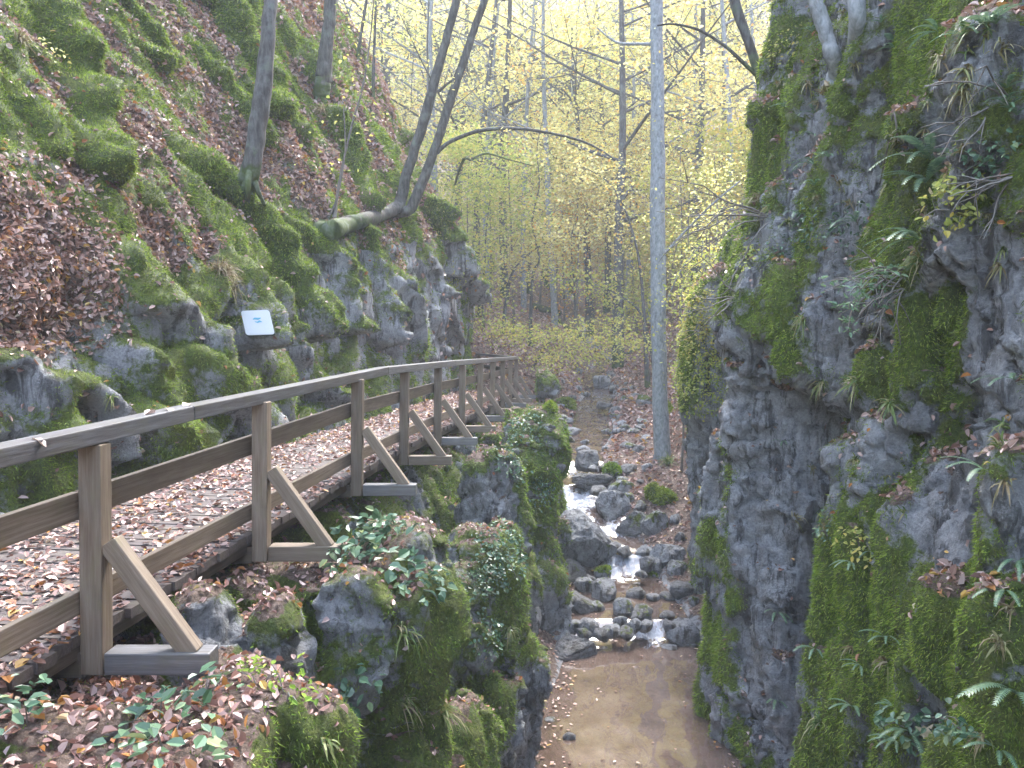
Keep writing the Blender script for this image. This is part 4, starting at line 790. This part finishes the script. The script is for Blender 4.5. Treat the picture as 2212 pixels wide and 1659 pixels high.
# 3 twin stems on a mossy horizontal base
c_ = hp(880, 470); Y = c_[1]-.6; w = F/Y
def fr(u, v, du=0, off=.1): return P(u, v, min(hit(u, v+6)[0][1], hit(u, v-6)[0][1], hit(u, v+16)[0][1])-off)
tw = own_tree('deciduous_tree', 'twin stemmed tree bending out over the walkway from a mossy horizontal base', [
    ([hp(704, 504, 0, .25), fr(716, 498, 0, .0), fr(745, 487), fr(782, 477), fr(815, 467), fr(842, 456), P(864, 438, (fr(850, 450)[1]+Y)/2), P(880, 370, Y), P(910, 280, Y), P(940, 170, Y), P(965, 80, Y), P(988, -10, Y), P(1020, -220, Y+.3), P(1040, -500, Y+.6)], 17/w, 7/w),
    ([fr(845, 456), P(868, 458, (fr(850, 455)[1]+Y)/2), P(888, 450, Y), P(905, 410, Y), P(940, 320, Y), P(965, 240, Y), P(995, 150, Y), P(1025, 60, Y), P(1048, -10, Y), P(1090, -200, Y+.3), P(1120, -420, Y+.6)], 13/w, 6/w),
    ([P(943, 330, Y), P(975, 305, Y), P(1040, 282, Y-.2), P(1120, 278, Y-.3), P(1200, 290, Y-.4), P(1270, 310, Y-.4), P(1330, 345, Y-.4)], 5/w, 1.6/w), ([P(945, 200, Y), P(975, 175, Y), P(1000, 165, Y)], 3.5/w, 1.5/w)], M_BARKM)
V, f = crownpts([P(u, v, Y-.3) for u, v in ((1200, 300), (1270, 320), (1330, 350), (1100, 285), (1000, 180))], 60, .07, .25, 5)
kid(mesh('crown', V-np.array(tw.location), f, M_YEL, smooth=False), tw)
# 4 tall pale trunk by the stream
x4 = at_uY(1432, 20.); b = np.array([x4, 20., float(zg(np.array([x4]), np.array([20.]))[0])-.2]); w = F/20.
tb_ = own_tree('beech_tree', 'tall straight pale grey trunk standing on the right bank of the stream', [([b, P(1430, 980, 20), P(1424, 800, 20), P(1422, 600, 20), P(1421, 300, 20), P(1418, 0, 20), P(1415, -400, 20), P(1412, -800, 20)], 19/w, 12/w), ([P(1425, 560, 20), P(1480, 500, 19.5), P(1540, 440, 19), P(1600, 390, 18.8)], 3/w, 1.2/w), ([P(1415, 95, 20), P(1370, 95, 20), P(1330, 90, 20.2), P(1290, 60, 20.5)], 4/w, 1.5/w), ([P(1430, 690, 20), P(1462, 600, 19.4), P(1520, 520, 19)], 2.5/w, 1/w)], M_BEECH, crownpts([P(u, v, 19.8) for u, v in ((1440, 300), (1450, 250), (1400, 420), (1470, 560), (1380, 120), (1330, 90), (1520, 470), (1440, 480))], 260, .07, .5, 6, .4))
# 5 right tree leaning over the stream
own_tree('deciduous_tree', 'dark tree leaning left from the top of the right cliff with an arching branch', [([P(1652, 230, 11.2), P(1645, 180, 11.2), P(1620, 100, 11.2), P(1600, 40, 11.2), P(1585, -20, 11.2), P(1560, -200, 11.4), P(1540, -400, 11.6)], .075, .05), ([P(1638, 165, 11.2), P(1600, 130, 11.2), P(1560, 95, 11.2), P(1510, 65, 11.2), P(1455, 52, 11.2), P(1420, 55, 11.2)], .03, .012), ([P(1612, 80, 11.2), P(1590, 30, 11.25), P(1575, -30, 11.3), P(1555, -160, 11.4)], .05, .03)], M_BARK)
own_tree('deciduous_tree', 'pale slanting trunk rooted on top of the right cliff', (lambda b_, Y: [([b_, P(1798, 120, Y), P(1790, 90, Y), P(1775, 40, Y), P(1762, -10, Y), P(1745, -200, Y+.1), P(1730, -420, Y+.3)], .085, .06)])(hp(1802, 140, -.05, .08), hp(1802, 140)[1]-.12), M_BEECH)
own_tree('tree_stump', 'broken grey snag standing on the right cliff top', (lambda Y: [([P(1853, 150, Y+.5), P(1853, 110, Y+.3), P(1852, 40, Y), P(1850, -30, Y), P(1848, -120, Y)], .10, .07)])(hp(1852, 75)[1]-.06), M_BEECH, cat='stump')
# thin stems on the left slope and before the valley
def sapling(label, pts, r0, r1, bark, n=0, mat=None, sp=.3, seed=1, name='sapling', size=.075):
    e = own_tree(name, label, [(pts, r0, r1)], bark, None, 6, 'sapling')
    if n:
        V, f = crownpts(spline(pts, 24)[5:], n, size, sp, seed); kid(mesh('crown', V-np.array(e.location), f, mat, smooth=False), e)
    return e
b = hp(722, 470); Y = b[1]; sapling('thin grey stem rising beside the twin stemmed tree', [b, P(735, 380, Y), P(760, 270, Y), P(785, 180, Y), P(800, 80, Y), P(812, -60, Y)], .03, .012, M_TWIG, 120, M_LIME, .35, 2)
b = hp(710, 470); Y = b[1]; sapling('thin forked stem leaning up from the mossy ledge', [b, P(730, 420, Y), P(745, 330, Y), P(742, 230, Y)], .022, .008, M_TWIG)
b = hp(770, 130, -.1); Y = b[1]; sapling('slim dark stem at the crest of the left slope', [b, P(782, 60, Y), P(795, -30, Y), P(805, -200, Y)], .06, .03, M_BARK, 160, M_YEL, .5, 3)
b = hp(805, 215, -.1); Y = b[1]; sapling('slim grey stem beside the mossy crest rock', [b, P(808, 110, Y), P(812, 0, Y), P(815, -150, Y)], .05, .03, M_BARK, 220, M_LIME, .6, 4)
# low beech branches over the walkway end, broken branch, and others
e = own_tree('sapling', 'low young beech spreading yellow green leaves over the walkway end', [([np.array([at_uY(1150, 29.5), 29.5, float(zg(np.array([at_uY(1150, 29.5)]), np.array([29.5]))[0])]), P(1160, 780, 29.3), P(1185, 740, 29), P(1230, 720, 28.6), P(1290, 715, 28.2), P(1350, 730, 28)], .05, .012), ([P(1180, 745, 29), P(1150, 725, 28.5), P(1110, 715, 28)], .02, .008), ([P(1230, 725, 28.6), P(1280, 745, 28), P(1330, 760, 27.6)], .018, .007)], M_TWIG, None, 6, 'sapling')
V, f = crownpts([P(u, v, Yv) for u, v, Yv in ((1060, 705, 28), (1100, 712, 28), (1140, 720, 28.3), (1180, 735, 28.6), (1220, 722, 28.4), (1260, 735, 28), (1300, 725, 28), (1340, 740, 27.8), (1380, 745, 27.8), (1240, 765, 27.6), (1200, 790, 27.5), (1290, 770, 27.6), (1180, 770, 28), (1120, 735, 28), (1330, 700, 29), (1260, 700, 29))], 3600, .09, .62, 8, .3)
kid(mesh('crown', V-np.array(e.location), f, M_LIME, smooth=False), e)
for lb, pts, n, mt, Y in [('young beech with airy yellow leaves beyond the left rock corner', [(1085, 690), (1100, 610), (1130, 560), (1190, 520), (1260, 510)], 850, M_YEL, 33.), ('spreading young beech with pale leaves above the far stream', [(1420, 760), (1390, 690), (1340, 640), (1270, 610), (1200, 600)], 1100, M_LIME, 31.), ('young tree with drooping yellow leaves left of the tall pale trunk', [(1400, 740), (1385, 600), (1360, 480), (1320, 400), (1260, 360)], 900, M_YEL, 30.), ('crooked dark young tree with forked top beyond the walkway', [(1145, 690), (1150, 600), (1165, 560), (1150, 480), (1165, 400), (1160, 320), (1175, 250)], 500, M_YEL, 34.), ('small pale green tree on the slope behind the left rock', [(1030, 690), (1045, 600), (1050, 500), (1060, 420)], 1100, M_LIME, 33.), ('thin young tree with orange leaves behind the middle reach', [(1245, 700), (1240, 620), (1235, 520), (1250, 430)], 900, M_ORA, 40.), ('green leafed bush tree right of the tall pale trunk', [(1475, 760), (1490, 690), (1510, 620), (1530, 540)], 1500, M_LIME, 19.), ('yellow leaved sapling against the right rock', [(1530, 620), (1525, 560), (1535, 450), (1560, 350)], 900, M_YEL, 21.), ('green young tree below the left hillside end', [(1045, 745), (1040, 640), (1020, 520)], 900, M_LIME, 31.)]:
    x0 = at_uY(pts[0][0], Y); w3 = [np.array([x0, Y, float(zg(np.array([x0]), np.array([Y]))[0])-.1])]+[P(u, v, Y) for u, v in pts[1:]]
    sapling(lb, w3, .07 if Y > 25 else .022, .010, M_BARK if Y > 25 else M_TWIG, n, mt, .75 if Y > 25 else .42, int(Y*7), size=.11 if Y > 25 else .07)
b = P(990, 370, 24.); own_tree('branch', 'broken dark branch sticking out before the yellow wood', [([hp(975, 440), P(990, 372, 26.5), P(1020, 345, 26), P(1050, 332, 26), P(1100, 345, 26), P(1150, 358, 26)], .05, .015)], M_BARK, cat='branch')
# fallen logs
for lb, u0, v0, u1, v1, Y0, Y1, r in [('fallen grey log lying across the valley floor beyond the stream', 1195, 712, 1262, 704, 41, 41.5, .16), ('fallen log lower down by the stream bank', 1315, 722, 1385, 716, 38, 38.2, .1), ('dark brushwood log pile end beside the fallen log', 1150, 692, 1210, 684, 43, 44, .22)]:
    a, b = P(u0, v0, Y0), P(u1, v1, Y1)
    for p in (a, b): p[2] = float(zg(np.array([p[0]]), np.array([p[1]]))[0])+r*.7
    V, f = tube([a-a, (b-a)*.35, (b-a)*.7, b-a], [r, r*.95, r*.85, r*.7], 9); n_ = len(V)
    o = mesh('fallen_log', V, [f, np.array([list(range(9))[::-1]]), np.array([list(range(n_-9, n_))])], M_BARK, attrs={'moss': V[:, 2]*0+.3}, loc=a); tag(o, lb, 'log')

# ------------------------------------------------------------------ small plants
def frame(n, roll):
    z = n/np.linalg.norm(n); a = np.cross(z, [.2, .1, 1.]); a /= np.linalg.norm(a); b = np.cross(z, a); return a*math.cos(roll)+b*math.sin(roll), -a*math.sin(roll)+b*math.cos(roll), z
def frond(L, droop, dirv, side, upv, npin=22, wid=.26):
    t = np.linspace(0, 1, npin+1); c = np.outer(t*L, dirv)+np.outer(np.sin(t*1.7)*L*.25-t**2*L*droop, upv); V, f = [], []
    for k in range(1, npin):
        w = L*wid*math.sin(math.pi*min(1, .12+.88*(1-t[k])))**.8*(1-t[k]*.35); st_ = (c[k]-c[k-1])*.9
        for s in (-1, 1):
            b = len(V); e = c[k]+side*s*w*.5+st_*1.1-upv*w*.06; V += [c[k]-st_*.45, c[k]+st_*.45, e+st_*.1, (c[k]+e)/2-st_*.55]; f.append([b, b+1, b+2, b+3] if s > 0 else [b+3, b+2, b+1, b])
    for k in range(npin):
        b = len(V); w = side*.004*(1-t[k]*.6); V += [c[k]-w, c[k]+w, c[k+1]+w, c[k+1]-w]; f.append([b, b+1, b+2, b+3])
    return np.array(V), np.array(f)
def fern(u, v, L, label, nf=6, roll=0, group=None):
    p, n = hit(u, v)
    if p is None: return
    n = n*.6+np.array([0, 0, .6]); a, b, z = frame(n, roll); e = empty('fern', p); tag(e, label, 'fern', group)
    for k in range(nf):
        t = -1.2+2.4*k/max(nf-1, 1)+random.uniform(-.2, .2); h_ = np.array([n[0], n[1], 0]); h_ /= max(np.linalg.norm(h_), 1e-6); tg = np.array([-h_[1], h_[0], 0]); d = tg*math.sin(t)*.9+h_*(.5+.5*math.cos(t))+np.array([0, 0, random.uniform(-.1, .45)]); d /= np.linalg.norm(d); s = np.cross(d, [0, 0, 1.]); s /= np.linalg.norm(s); upv = np.cross(s, d)
        V, f = frond(L*random.uniform(.75, 1.1), random.uniform(.35, .6), d, s, upv); kid(mesh('frond', V, f, M_FERN, smooth=False), e)
for u, v, L, lb, nf, rl in [(2010, 345, .55, 'largest pale green fern arching left on the right cliff', 7, 1.5), (2000, 395, .5, 'pale fern just below the largest fern on the cliff', 6, 1.6), (1760, 355, .3, 'fern with curved fronds under the cliff crest', 5, 1.7), (1790, 340, .25, 'small fern in the shaded hollow of the cliff', 5, 1.5), (1760, 400, .25, 'small drooping fern below the curved fern', 4, 1.6), (1930, 110, .35, 'fern near the top of the right cliff', 5, 1.8), (2195, 1500, .34, 'fern at the lower right picture corner', 6, 1.6), (2190, 820, .3, 'fern tip leaning in front of the grey cliff face', 4, 1.9), (1985, 520, .4, 'fern beside the spruce twigs on the cliff', 6, 1.6), (1850, 480, .3, 'fern in the dark recess above the overhang', 5, 1.5), (1840, 1215, .18, 'tiny fern on the upper mossy rib', 5, 1.5), (1935, 1600, .2, 'tiny fern low on the mossy rib', 5, 1.5), (2130, 60, .3, 'fern in the upper right picture corner', 5, 1.7)]: fern(u, v, L, lb, nf, rl)
def tuft(u, v, L, label, n=46, mat=None, name='grass_tuft', droop=1.1, wd=.008, group=None):
    p, nn = hit(u, v)
    if p is None: return
    q = np.random.default_rng(int(u*7+v)); V, f = [], []
    nd = nn*.7+np.array([0, 0, .45])
    for k in range(n):
        d = nd+q.normal(size=3)*.5; d /= np.linalg.norm(d); s = np.cross(d, q.normal(size=3)); s /= np.linalg.norm(s); l = L*(.55+.6*q.random()); c = q.normal(size=3)*L*.06; b = len(V); dr = droop*(.6+.6*q.random())
        for t in (0, .3, .62, .85, 1):
            w = s*wd*(1-t)**.6; x = c+d*l*t*(1-.25*t)+np.array([0, 0, -1.])*dr*l*t**2*.6; V += [x-w, x+w]
        for j in range(4): f.append([b+2*j, b+2*j+1, b+2*j+3, b+2*j+2])
    tag(mesh(name, V, np.array(f), mat or M_GRASS, smooth=False, loc=p), label, 'grass', group)
for u, v, L, lb, n, mt in [(478, 590, .5, 'hanging mane of dry grass on the rock left of the white board', 190, M_STRAW), (500, 620, .45, 'second dry grass mane beside the hanging grass left of the board', 120, M_STRAW), (690, 240, .5, 'pale dry grass clump below the upright mossy based trunk', 120, M_STRAW), (40, 90, .4, 'dry grass clump at the upper left picture edge', 70, M_STRAW), (300, 10, .4, 'dry grass on the top edge between mossy ribs', 60, M_STRAW), (865, 1365, .28, 'green sedge tuft in the middle of the big mossy rock', 46, None), (870, 1520, .26, 'sedge tuft low on the big mossy rock', 46, None), (955, 1535, .28, 'sedge tuft in the gap right of the big mossy rock', 44, None), (1445, 1000, .6, 'bright grass at the foot of the tall pale trunk', 130, None), (1735, 690, .26, 'spiky sedge tuft on the grey overhang', 40, None), (1775, 825, .24, 'left sedge tuft in the crack under the overhang', 40, None), (1850, 825, .24, 'right sedge tuft in the crack under the overhang', 40, None), (1850, 995, .18, 'small sedge tuft in the dark recess', 30, None), (1770, 1560, .24, 'sedge tuft hanging beside the dark hollow', 40, None), (1990, 560, .3, 'grass tuft above the mossy ridge of the cliff', 40, None), (1700, 480, .22, 'grass tuft on the cliff edge', 30, None), (1100, 1360, .22, 'sedge tuft at the rim of the middle rock', 34, None), (700, 1600, .16, 'small grass tuft beside the low mossy stone', 26, None), (1530, 720, .3, 'hanging grass on the far shaggy overhang', 60, M_STRAW), (1480, 700, .3, 'pale hanging grass left on the far overhang', 60, M_STRAW), (1560, 1210, .2, 'grass tuft on the mossy edge strip', 30, None), (1920, 870, .2, 'grass on the mossy knob of the cliff', 34, None), (240, 860, .15, 'tiny grass tuft between the two grey rocks', 20, None), (2160, 1390, .2, 'withered grass beside the red leaves on the right', 40, M_STRAW), (1640, 430, .3, 'grass fringe on the cliff silhouette', 40, M_STRAW), (1780, 200, .3, 'grass fringe at the cliff shoulder', 50, M_STRAW), (2080, 200, .3, 'dry grass below the upper right corner', 50, M_STRAW)]: tuft(u, v, L, lb, n, mt)
# small plants scattered over the cliff, too alike to tell apart
for k in range(84):
    u, v = random.uniform(1660, 2200), random.uniform(20, 600) if k < 56 else random.uniform(900, 1640)
    if random.random() < .55: tuft(u, v, random.uniform(.12, .24), 'small sedge tuft growing on the right cliff', 16, random.choice([None, M_STRAW]), group='small sedge tufts on the right cliff')
    else: fern(u, v, random.uniform(.14, .28), 'small fern growing on the right cliff', 4, 1.6, group='small ferns on the right cliff')
def leafy(u, v, rpx, n, size, label, mat, name='shrub', cat='plant', lift=.05, thick=.12, down=0., stems=0, group=None, asp=.6):
    p, nn = hit(u, v)
    if p is None: return
    rad = rpx/F*p[1]; d = np.linalg.norm((ALLC-p)*np.array([1, .8, 1]), axis=1); i = np.where(d < rad)[0]
    if len(i) < 3: i = np.argsort(d)[:20]
    wgt = np.exp(-(d[i]/rad)**2*1.5); j = rng.choice(i, n, p=wgt/wgt.sum()); nr = ALLN[j]; nr = np.where((nr*ALLC[j]).sum(1, keepdims=True) > 0, -nr, nr)
    cl = np.clip(1-d[j]/rad, 0, 1)[:, None]; pos = ALLC[j]+nr*(lift+thick*rng.random((n, 1))*(.3+cl))+rng.normal(size=(n, 3))*.02
    V, f = leafgeo(pos-p, nr*.5+np.array([0, 0, .7]), size*(.6+.7*rng.random(n)), .45, asp, .15, nr*.6+np.array([0, 0, -.4]))
    e = empty(name, p); tag(e, label, cat, group); kid(mesh('leaves', V, f, mat, smooth=False), e)
    tb2 = []
    for k in range(max(3, stems)):
        a = pos[rng.integers(0, n)]-p; c0 = a*.15+np.array([0, 0, -.03]); tb2.append(tube([c0, c0*.5+a*.5+np.array([0, 0, .03]), a], [.005, .004, .003], 4))
    V, f = join(tb2); kid(mesh('stem', V, f, M_TWIG), e)
for u, v, r, n, s, lb, mt in [(800, 1175, 95, 230, .085, 'bramble with grey green leaves on top of the big mossy rock', M_GRN), (905, 1260, 50, 90, .075, 'bramble spray trailing down the right side of the big mossy rock', M_GRN), (1085, 1190, 75, 420, .05, 'ivy clump covering the crown of the middle rock', M_GRN), (1030, 1260, 55, 260, .045, 'dark ivy trailing between the mossy rocks', M_IVY), (1055, 1370, 45, 150, .045, 'dark ivy hanging lower in the cleft', M_IVY), (1130, 930, 55, 320, .055, 'ivy on the outcrop top beside the last walkway posts', M_GRN), (1100, 1000, 45, 240, .05, 'ivy below the cross beams of the far walkway', M_GRN), (1170, 1060, 40, 200, .05, 'ivy on the outcrop side above the rapids', M_GRN), (770, 1470, 40, 30, .07, 'small leafy spray on the face of the big mossy rock', M_GRN), (360, 1620, 130, 44, .072, 'broad leaved herb at the bottom picture edge', M_GRN), (60, 1560, 70, 30, .062, 'low green herb in the bottom left corner', M_GRN), (440, 1530, 60, 26, .07, 'pale green herb in front of the first cross beam', M_GRN), (340, 1560, 50, 22, .06, 'small herb among leaves below the first cross beam', M_GRN), (620, 1500, 40, 50, .035, 'tiny round leaved plant on the leaf covered rock', M_MOSS), (560, 1480, 40, 40, .03, 'bright tiny plant beside the lichen covered stone', M_MOSS), (1960, 1560, 50, 60, .06, 'grey green leafy plant near the lower right corner', M_GRN), (2090, 1570, 40, 40, .06, 'blue green leafy plant above the pale maple leaf', M_GRN), (1860, 1180, 45, 70, .045, 'light green creeper on the mossy rib', M_LIME), (1790, 1150, 25, 24, .05, 'small leafy seedling in the shaded recess', M_GRN), (1850, 480, 70, 120, .05, 'leafy undergrowth above the overhang', M_IVY), (1760, 480, 60, 110, .05, 'dark leafy growth on the cliff below the ferns', M_IVY), (2060, 440, 60, 110, .06, 'yellow green leafy plant right of the ferns', M_LIME), (1690, 540, 40, 90, .04, 'leafy fringe on the cliff edge', M_GRN), (1520, 700, 90, 1500, .055, 'shaggy pale green shrub hanging over the far rock', M_LIME), (1510, 820, 80, 1300, .05, 'pale feathery growth draping the far overhang', M_LIME), (1620, 560, 40, 110, .05, 'pale leafy bush beside the cliff edge', M_LIME), (930, 480, 60, 260, .05, 'light green creeper on the crest of the left rock', M_LIME), (985, 590, 45, 220, .045, 'pale creeper hanging over the left rock corner', M_LIME), (2150, 340, 60, 90, .05, 'leafy plant on the cliff at the right edge', M_GRN), (1700, 100, 40, 80, .04, 'small leaved growth on the cliff top', M_LIME), (120, 130, 50, 50, .05, 'yellow leaved twig plant on the upper left slope', M_YEL)]: leafy(u, v, r, n, s, lb, mt)
# hanging roots / bare twigs
def twigs(u, v, label, n, L, dirv, name='twig_bundle', needles=False, Y=None):
    p, nn = hit(u, v)
    if p is None: return
    q = np.random.default_rng(int(u+v)); e = empty(name, p); tag(e, label, 'twig'); tb2 = []; tips = []
    for k in range(n):
        d = np.array(dirv)+q.normal(size=3)*.25; pts = [np.zeros(3)-nn*.05]
        for j in range(7): d = d+q.normal(size=3)*.22+np.array([0, 0, -.06]); d /= np.linalg.norm(d); pts.append(pts[-1]+d*L*(.6+.6*q.random())/7)
        tb2.append(tube(pts, np.linspace(.009, .003, 8), 4)); tips.append(np.array(pts)[2:])
        for j in (3, 5):
            d2 = d+q.normal(size=3)*.6; d2 /= np.linalg.norm(d2); tb2.append(tube([pts[j], pts[j]+d2*L*.15, pts[j]+d2*L*.3+np.array([0, 0, -.03])], [.005, .004, .002], 4)); tips.append(np.array([pts[j]+d2*L*.2, pts[j]+d2*L*.3]))
    V, f = join(tb2); kid(mesh('twig', V, f, M_TWIG), e)
    if needles:
        V, f = leaves_on(tips, 260, .05, q, .035, .5, .35); kid(mesh('needles', V, f, M_FERN, smooth=False), e)
twigs(1960, 575, 'spruce twigs with sparse needles reaching left across the cliff', 7, .75, (-1, -.1, -.05), needles=True)
twigs(1950, 620, 'bare brown twigs tangled below the spruce twigs', 8, .6, (-1, 0, -.12))
twigs(2190, 210, 'thin bare twigs at the right picture edge', 5, .7, (-1, 0, 0)); twigs(2195, 370, 'bare roots and twigs under the mossy ledge at the right edge', 6, .5, (-1, 0, -.15))
twigs(1660, 470, 'bare thin branches fanning left from the cliff edge', 7, 1.5, (-1, .1, .05)); twigs(1590, 640, 'fine bare twigs over the far rock', 6, .9, (-1, 0, -.1))
for lb, pts in [('thin root hanging down the dark cleft of the cliff', [(1945, 300), (1935, 250), (1925, 320), (1910, 400)]), ('long creeper stem hanging over the left rock', [(955, 500), (980, 600), (1010, 690)]), ('pale root hanging on the left rock face', [(800, 600), (810, 680), (830, 760)])]:
    w3 = []
    for u, v in pts:
        p, n_ = hit(u, v)
        if p is not None: w3.append(p+n_*.04)
    if len(w3) > 2:
        V, f = tube(spline(w3, 14)-w3[0], np.linspace(.010, .006, 14), 5); tag(mesh('root', V, f, M_TWIG, loc=w3[0]), lb, 'root')
# single big leaf on the right
p, n_ = hit(2003, 1590)
if p is not None:
    ln_ = np.array([.03, .045, .03, .07, .035, .05, .038, .085, .038, .05, .035, .07, .03, .045]); an = np.arange(14)*2*math.pi/14; a, b, z = frame(np.array([-.5, -.8, .7]), 1.1)
    V = np.concatenate([[[0, 0, 0]], np.outer(ln_*np.cos(an), a)+np.outer(ln_*np.sin(an), b)+np.outer(.25*ln_+.012*np.sin(an*3), z)]); f = np.array([[0, 1+k, 1+(k+1) % 14] for k in range(14)])
    tag(mesh('leaf', V, f, mat_leaf('pale_maple_leaf', [(0, (.55, .45, .30)), (1, (.6, .5, .34))], .5, .2), smooth=False, loc=p+n_*.05), 'large pale maple leaf lying on moss near the lower right corner', 'leaf')

# ------------------------------------------------------------------ air
HZ_D = .0019
bm = bmesh.new(); bmesh.ops.create_cube(bm, size=1); me = bpy.data.meshes.new('haze')
for v in bm.verts: v.co = Vector((v.co.x*400, 150+v.co.y*420, 142+v.co.z*300))
bm.to_mesh(me); bm.free(); hz = bpy.data.objects.new('haze', me); C.objects.link(hz); struct(hz, 'stuff')
m, t, out = nt('haze'); pv = t.nodes.new('ShaderNodeVolumePrincipled'); pv.inputs['Color'].default_value = (.86, .92, 1, 1); pv.inputs['Density'].default_value = HZ_D; pv.inputs['Anisotropy'].default_value = .0
t.links.new(pv.outputs[0], out.inputs['Volume']); me.materials.append(m)
# ------------------------------------------------------------------ light, camera
EL, AZ = R(52), R(18)
wd = bpy.data.worlds.new('World'); bpy.context.scene.world = wd; wd.use_nodes = True; t = wd.node_tree; bg = t.nodes['Background']
sky = t.nodes.new('ShaderNodeTexSky'); sky.sky_type = 'NISHITA'; sky.sun_disc = False; sky.sun_elevation = EL; sky.sun_rotation = AZ; sky.dust_density = 3.; sky.air_density = 1.
hs = t.nodes.new('ShaderNodeHueSaturation'); hs.inputs['Saturation'].default_value = .8; t.links.new(sky.outputs[0], hs.inputs['Color']); t.links.new(hs.outputs[0], bg.inputs[0]); bg.inputs[1].default_value = .15
sl_ = bpy.data.lights.new('sun', 'SUN'); sl_.energy = 1.35; sl_.angle = R(20); sl_.color = (1, .98, .95); so = bpy.data.objects.new('sun', sl_); C.objects.link(so)
dv = Vector((math.sin(AZ)*math.cos(EL), math.cos(AZ)*math.cos(EL), math.sin(EL))); so.rotation_euler = dv.to_track_quat('Z', 'Y').to_euler(); so.location = (0, 0, 60)
cam = bpy.data.cameras.new('camera'); co = bpy.data.objects.new('camera', cam); C.objects.link(co); co.rotation_euler = (math.pi/2-PITCH, 0, 0); cam.sensor_width = 36; cam.lens = 36*F/2212; cam.clip_end = 2000; cam.clip_start = .05
sc = bpy.context.scene; sc.camera = co; sc.view_settings.view_transform = 'Standard'; sc.view_settings.look = 'None'; sc.view_settings.exposure = 3.45; sc.view_settings.gamma = 1
sc.render.engine = 'CYCLES'; sc.cycles.max_bounces = 6; sc.cycles.diffuse_bounces = 3; sc.cycles.glossy_bounces = 2; sc.cycles.transmission_bounces = 3; sc.cycles.transparent_max_bounces = 6; sc.cycles.volume_bounces = 2; sc.cycles.use_denoising = True; sc.cycles.caustics_reflective = False; sc.cycles.caustics_refractive = False
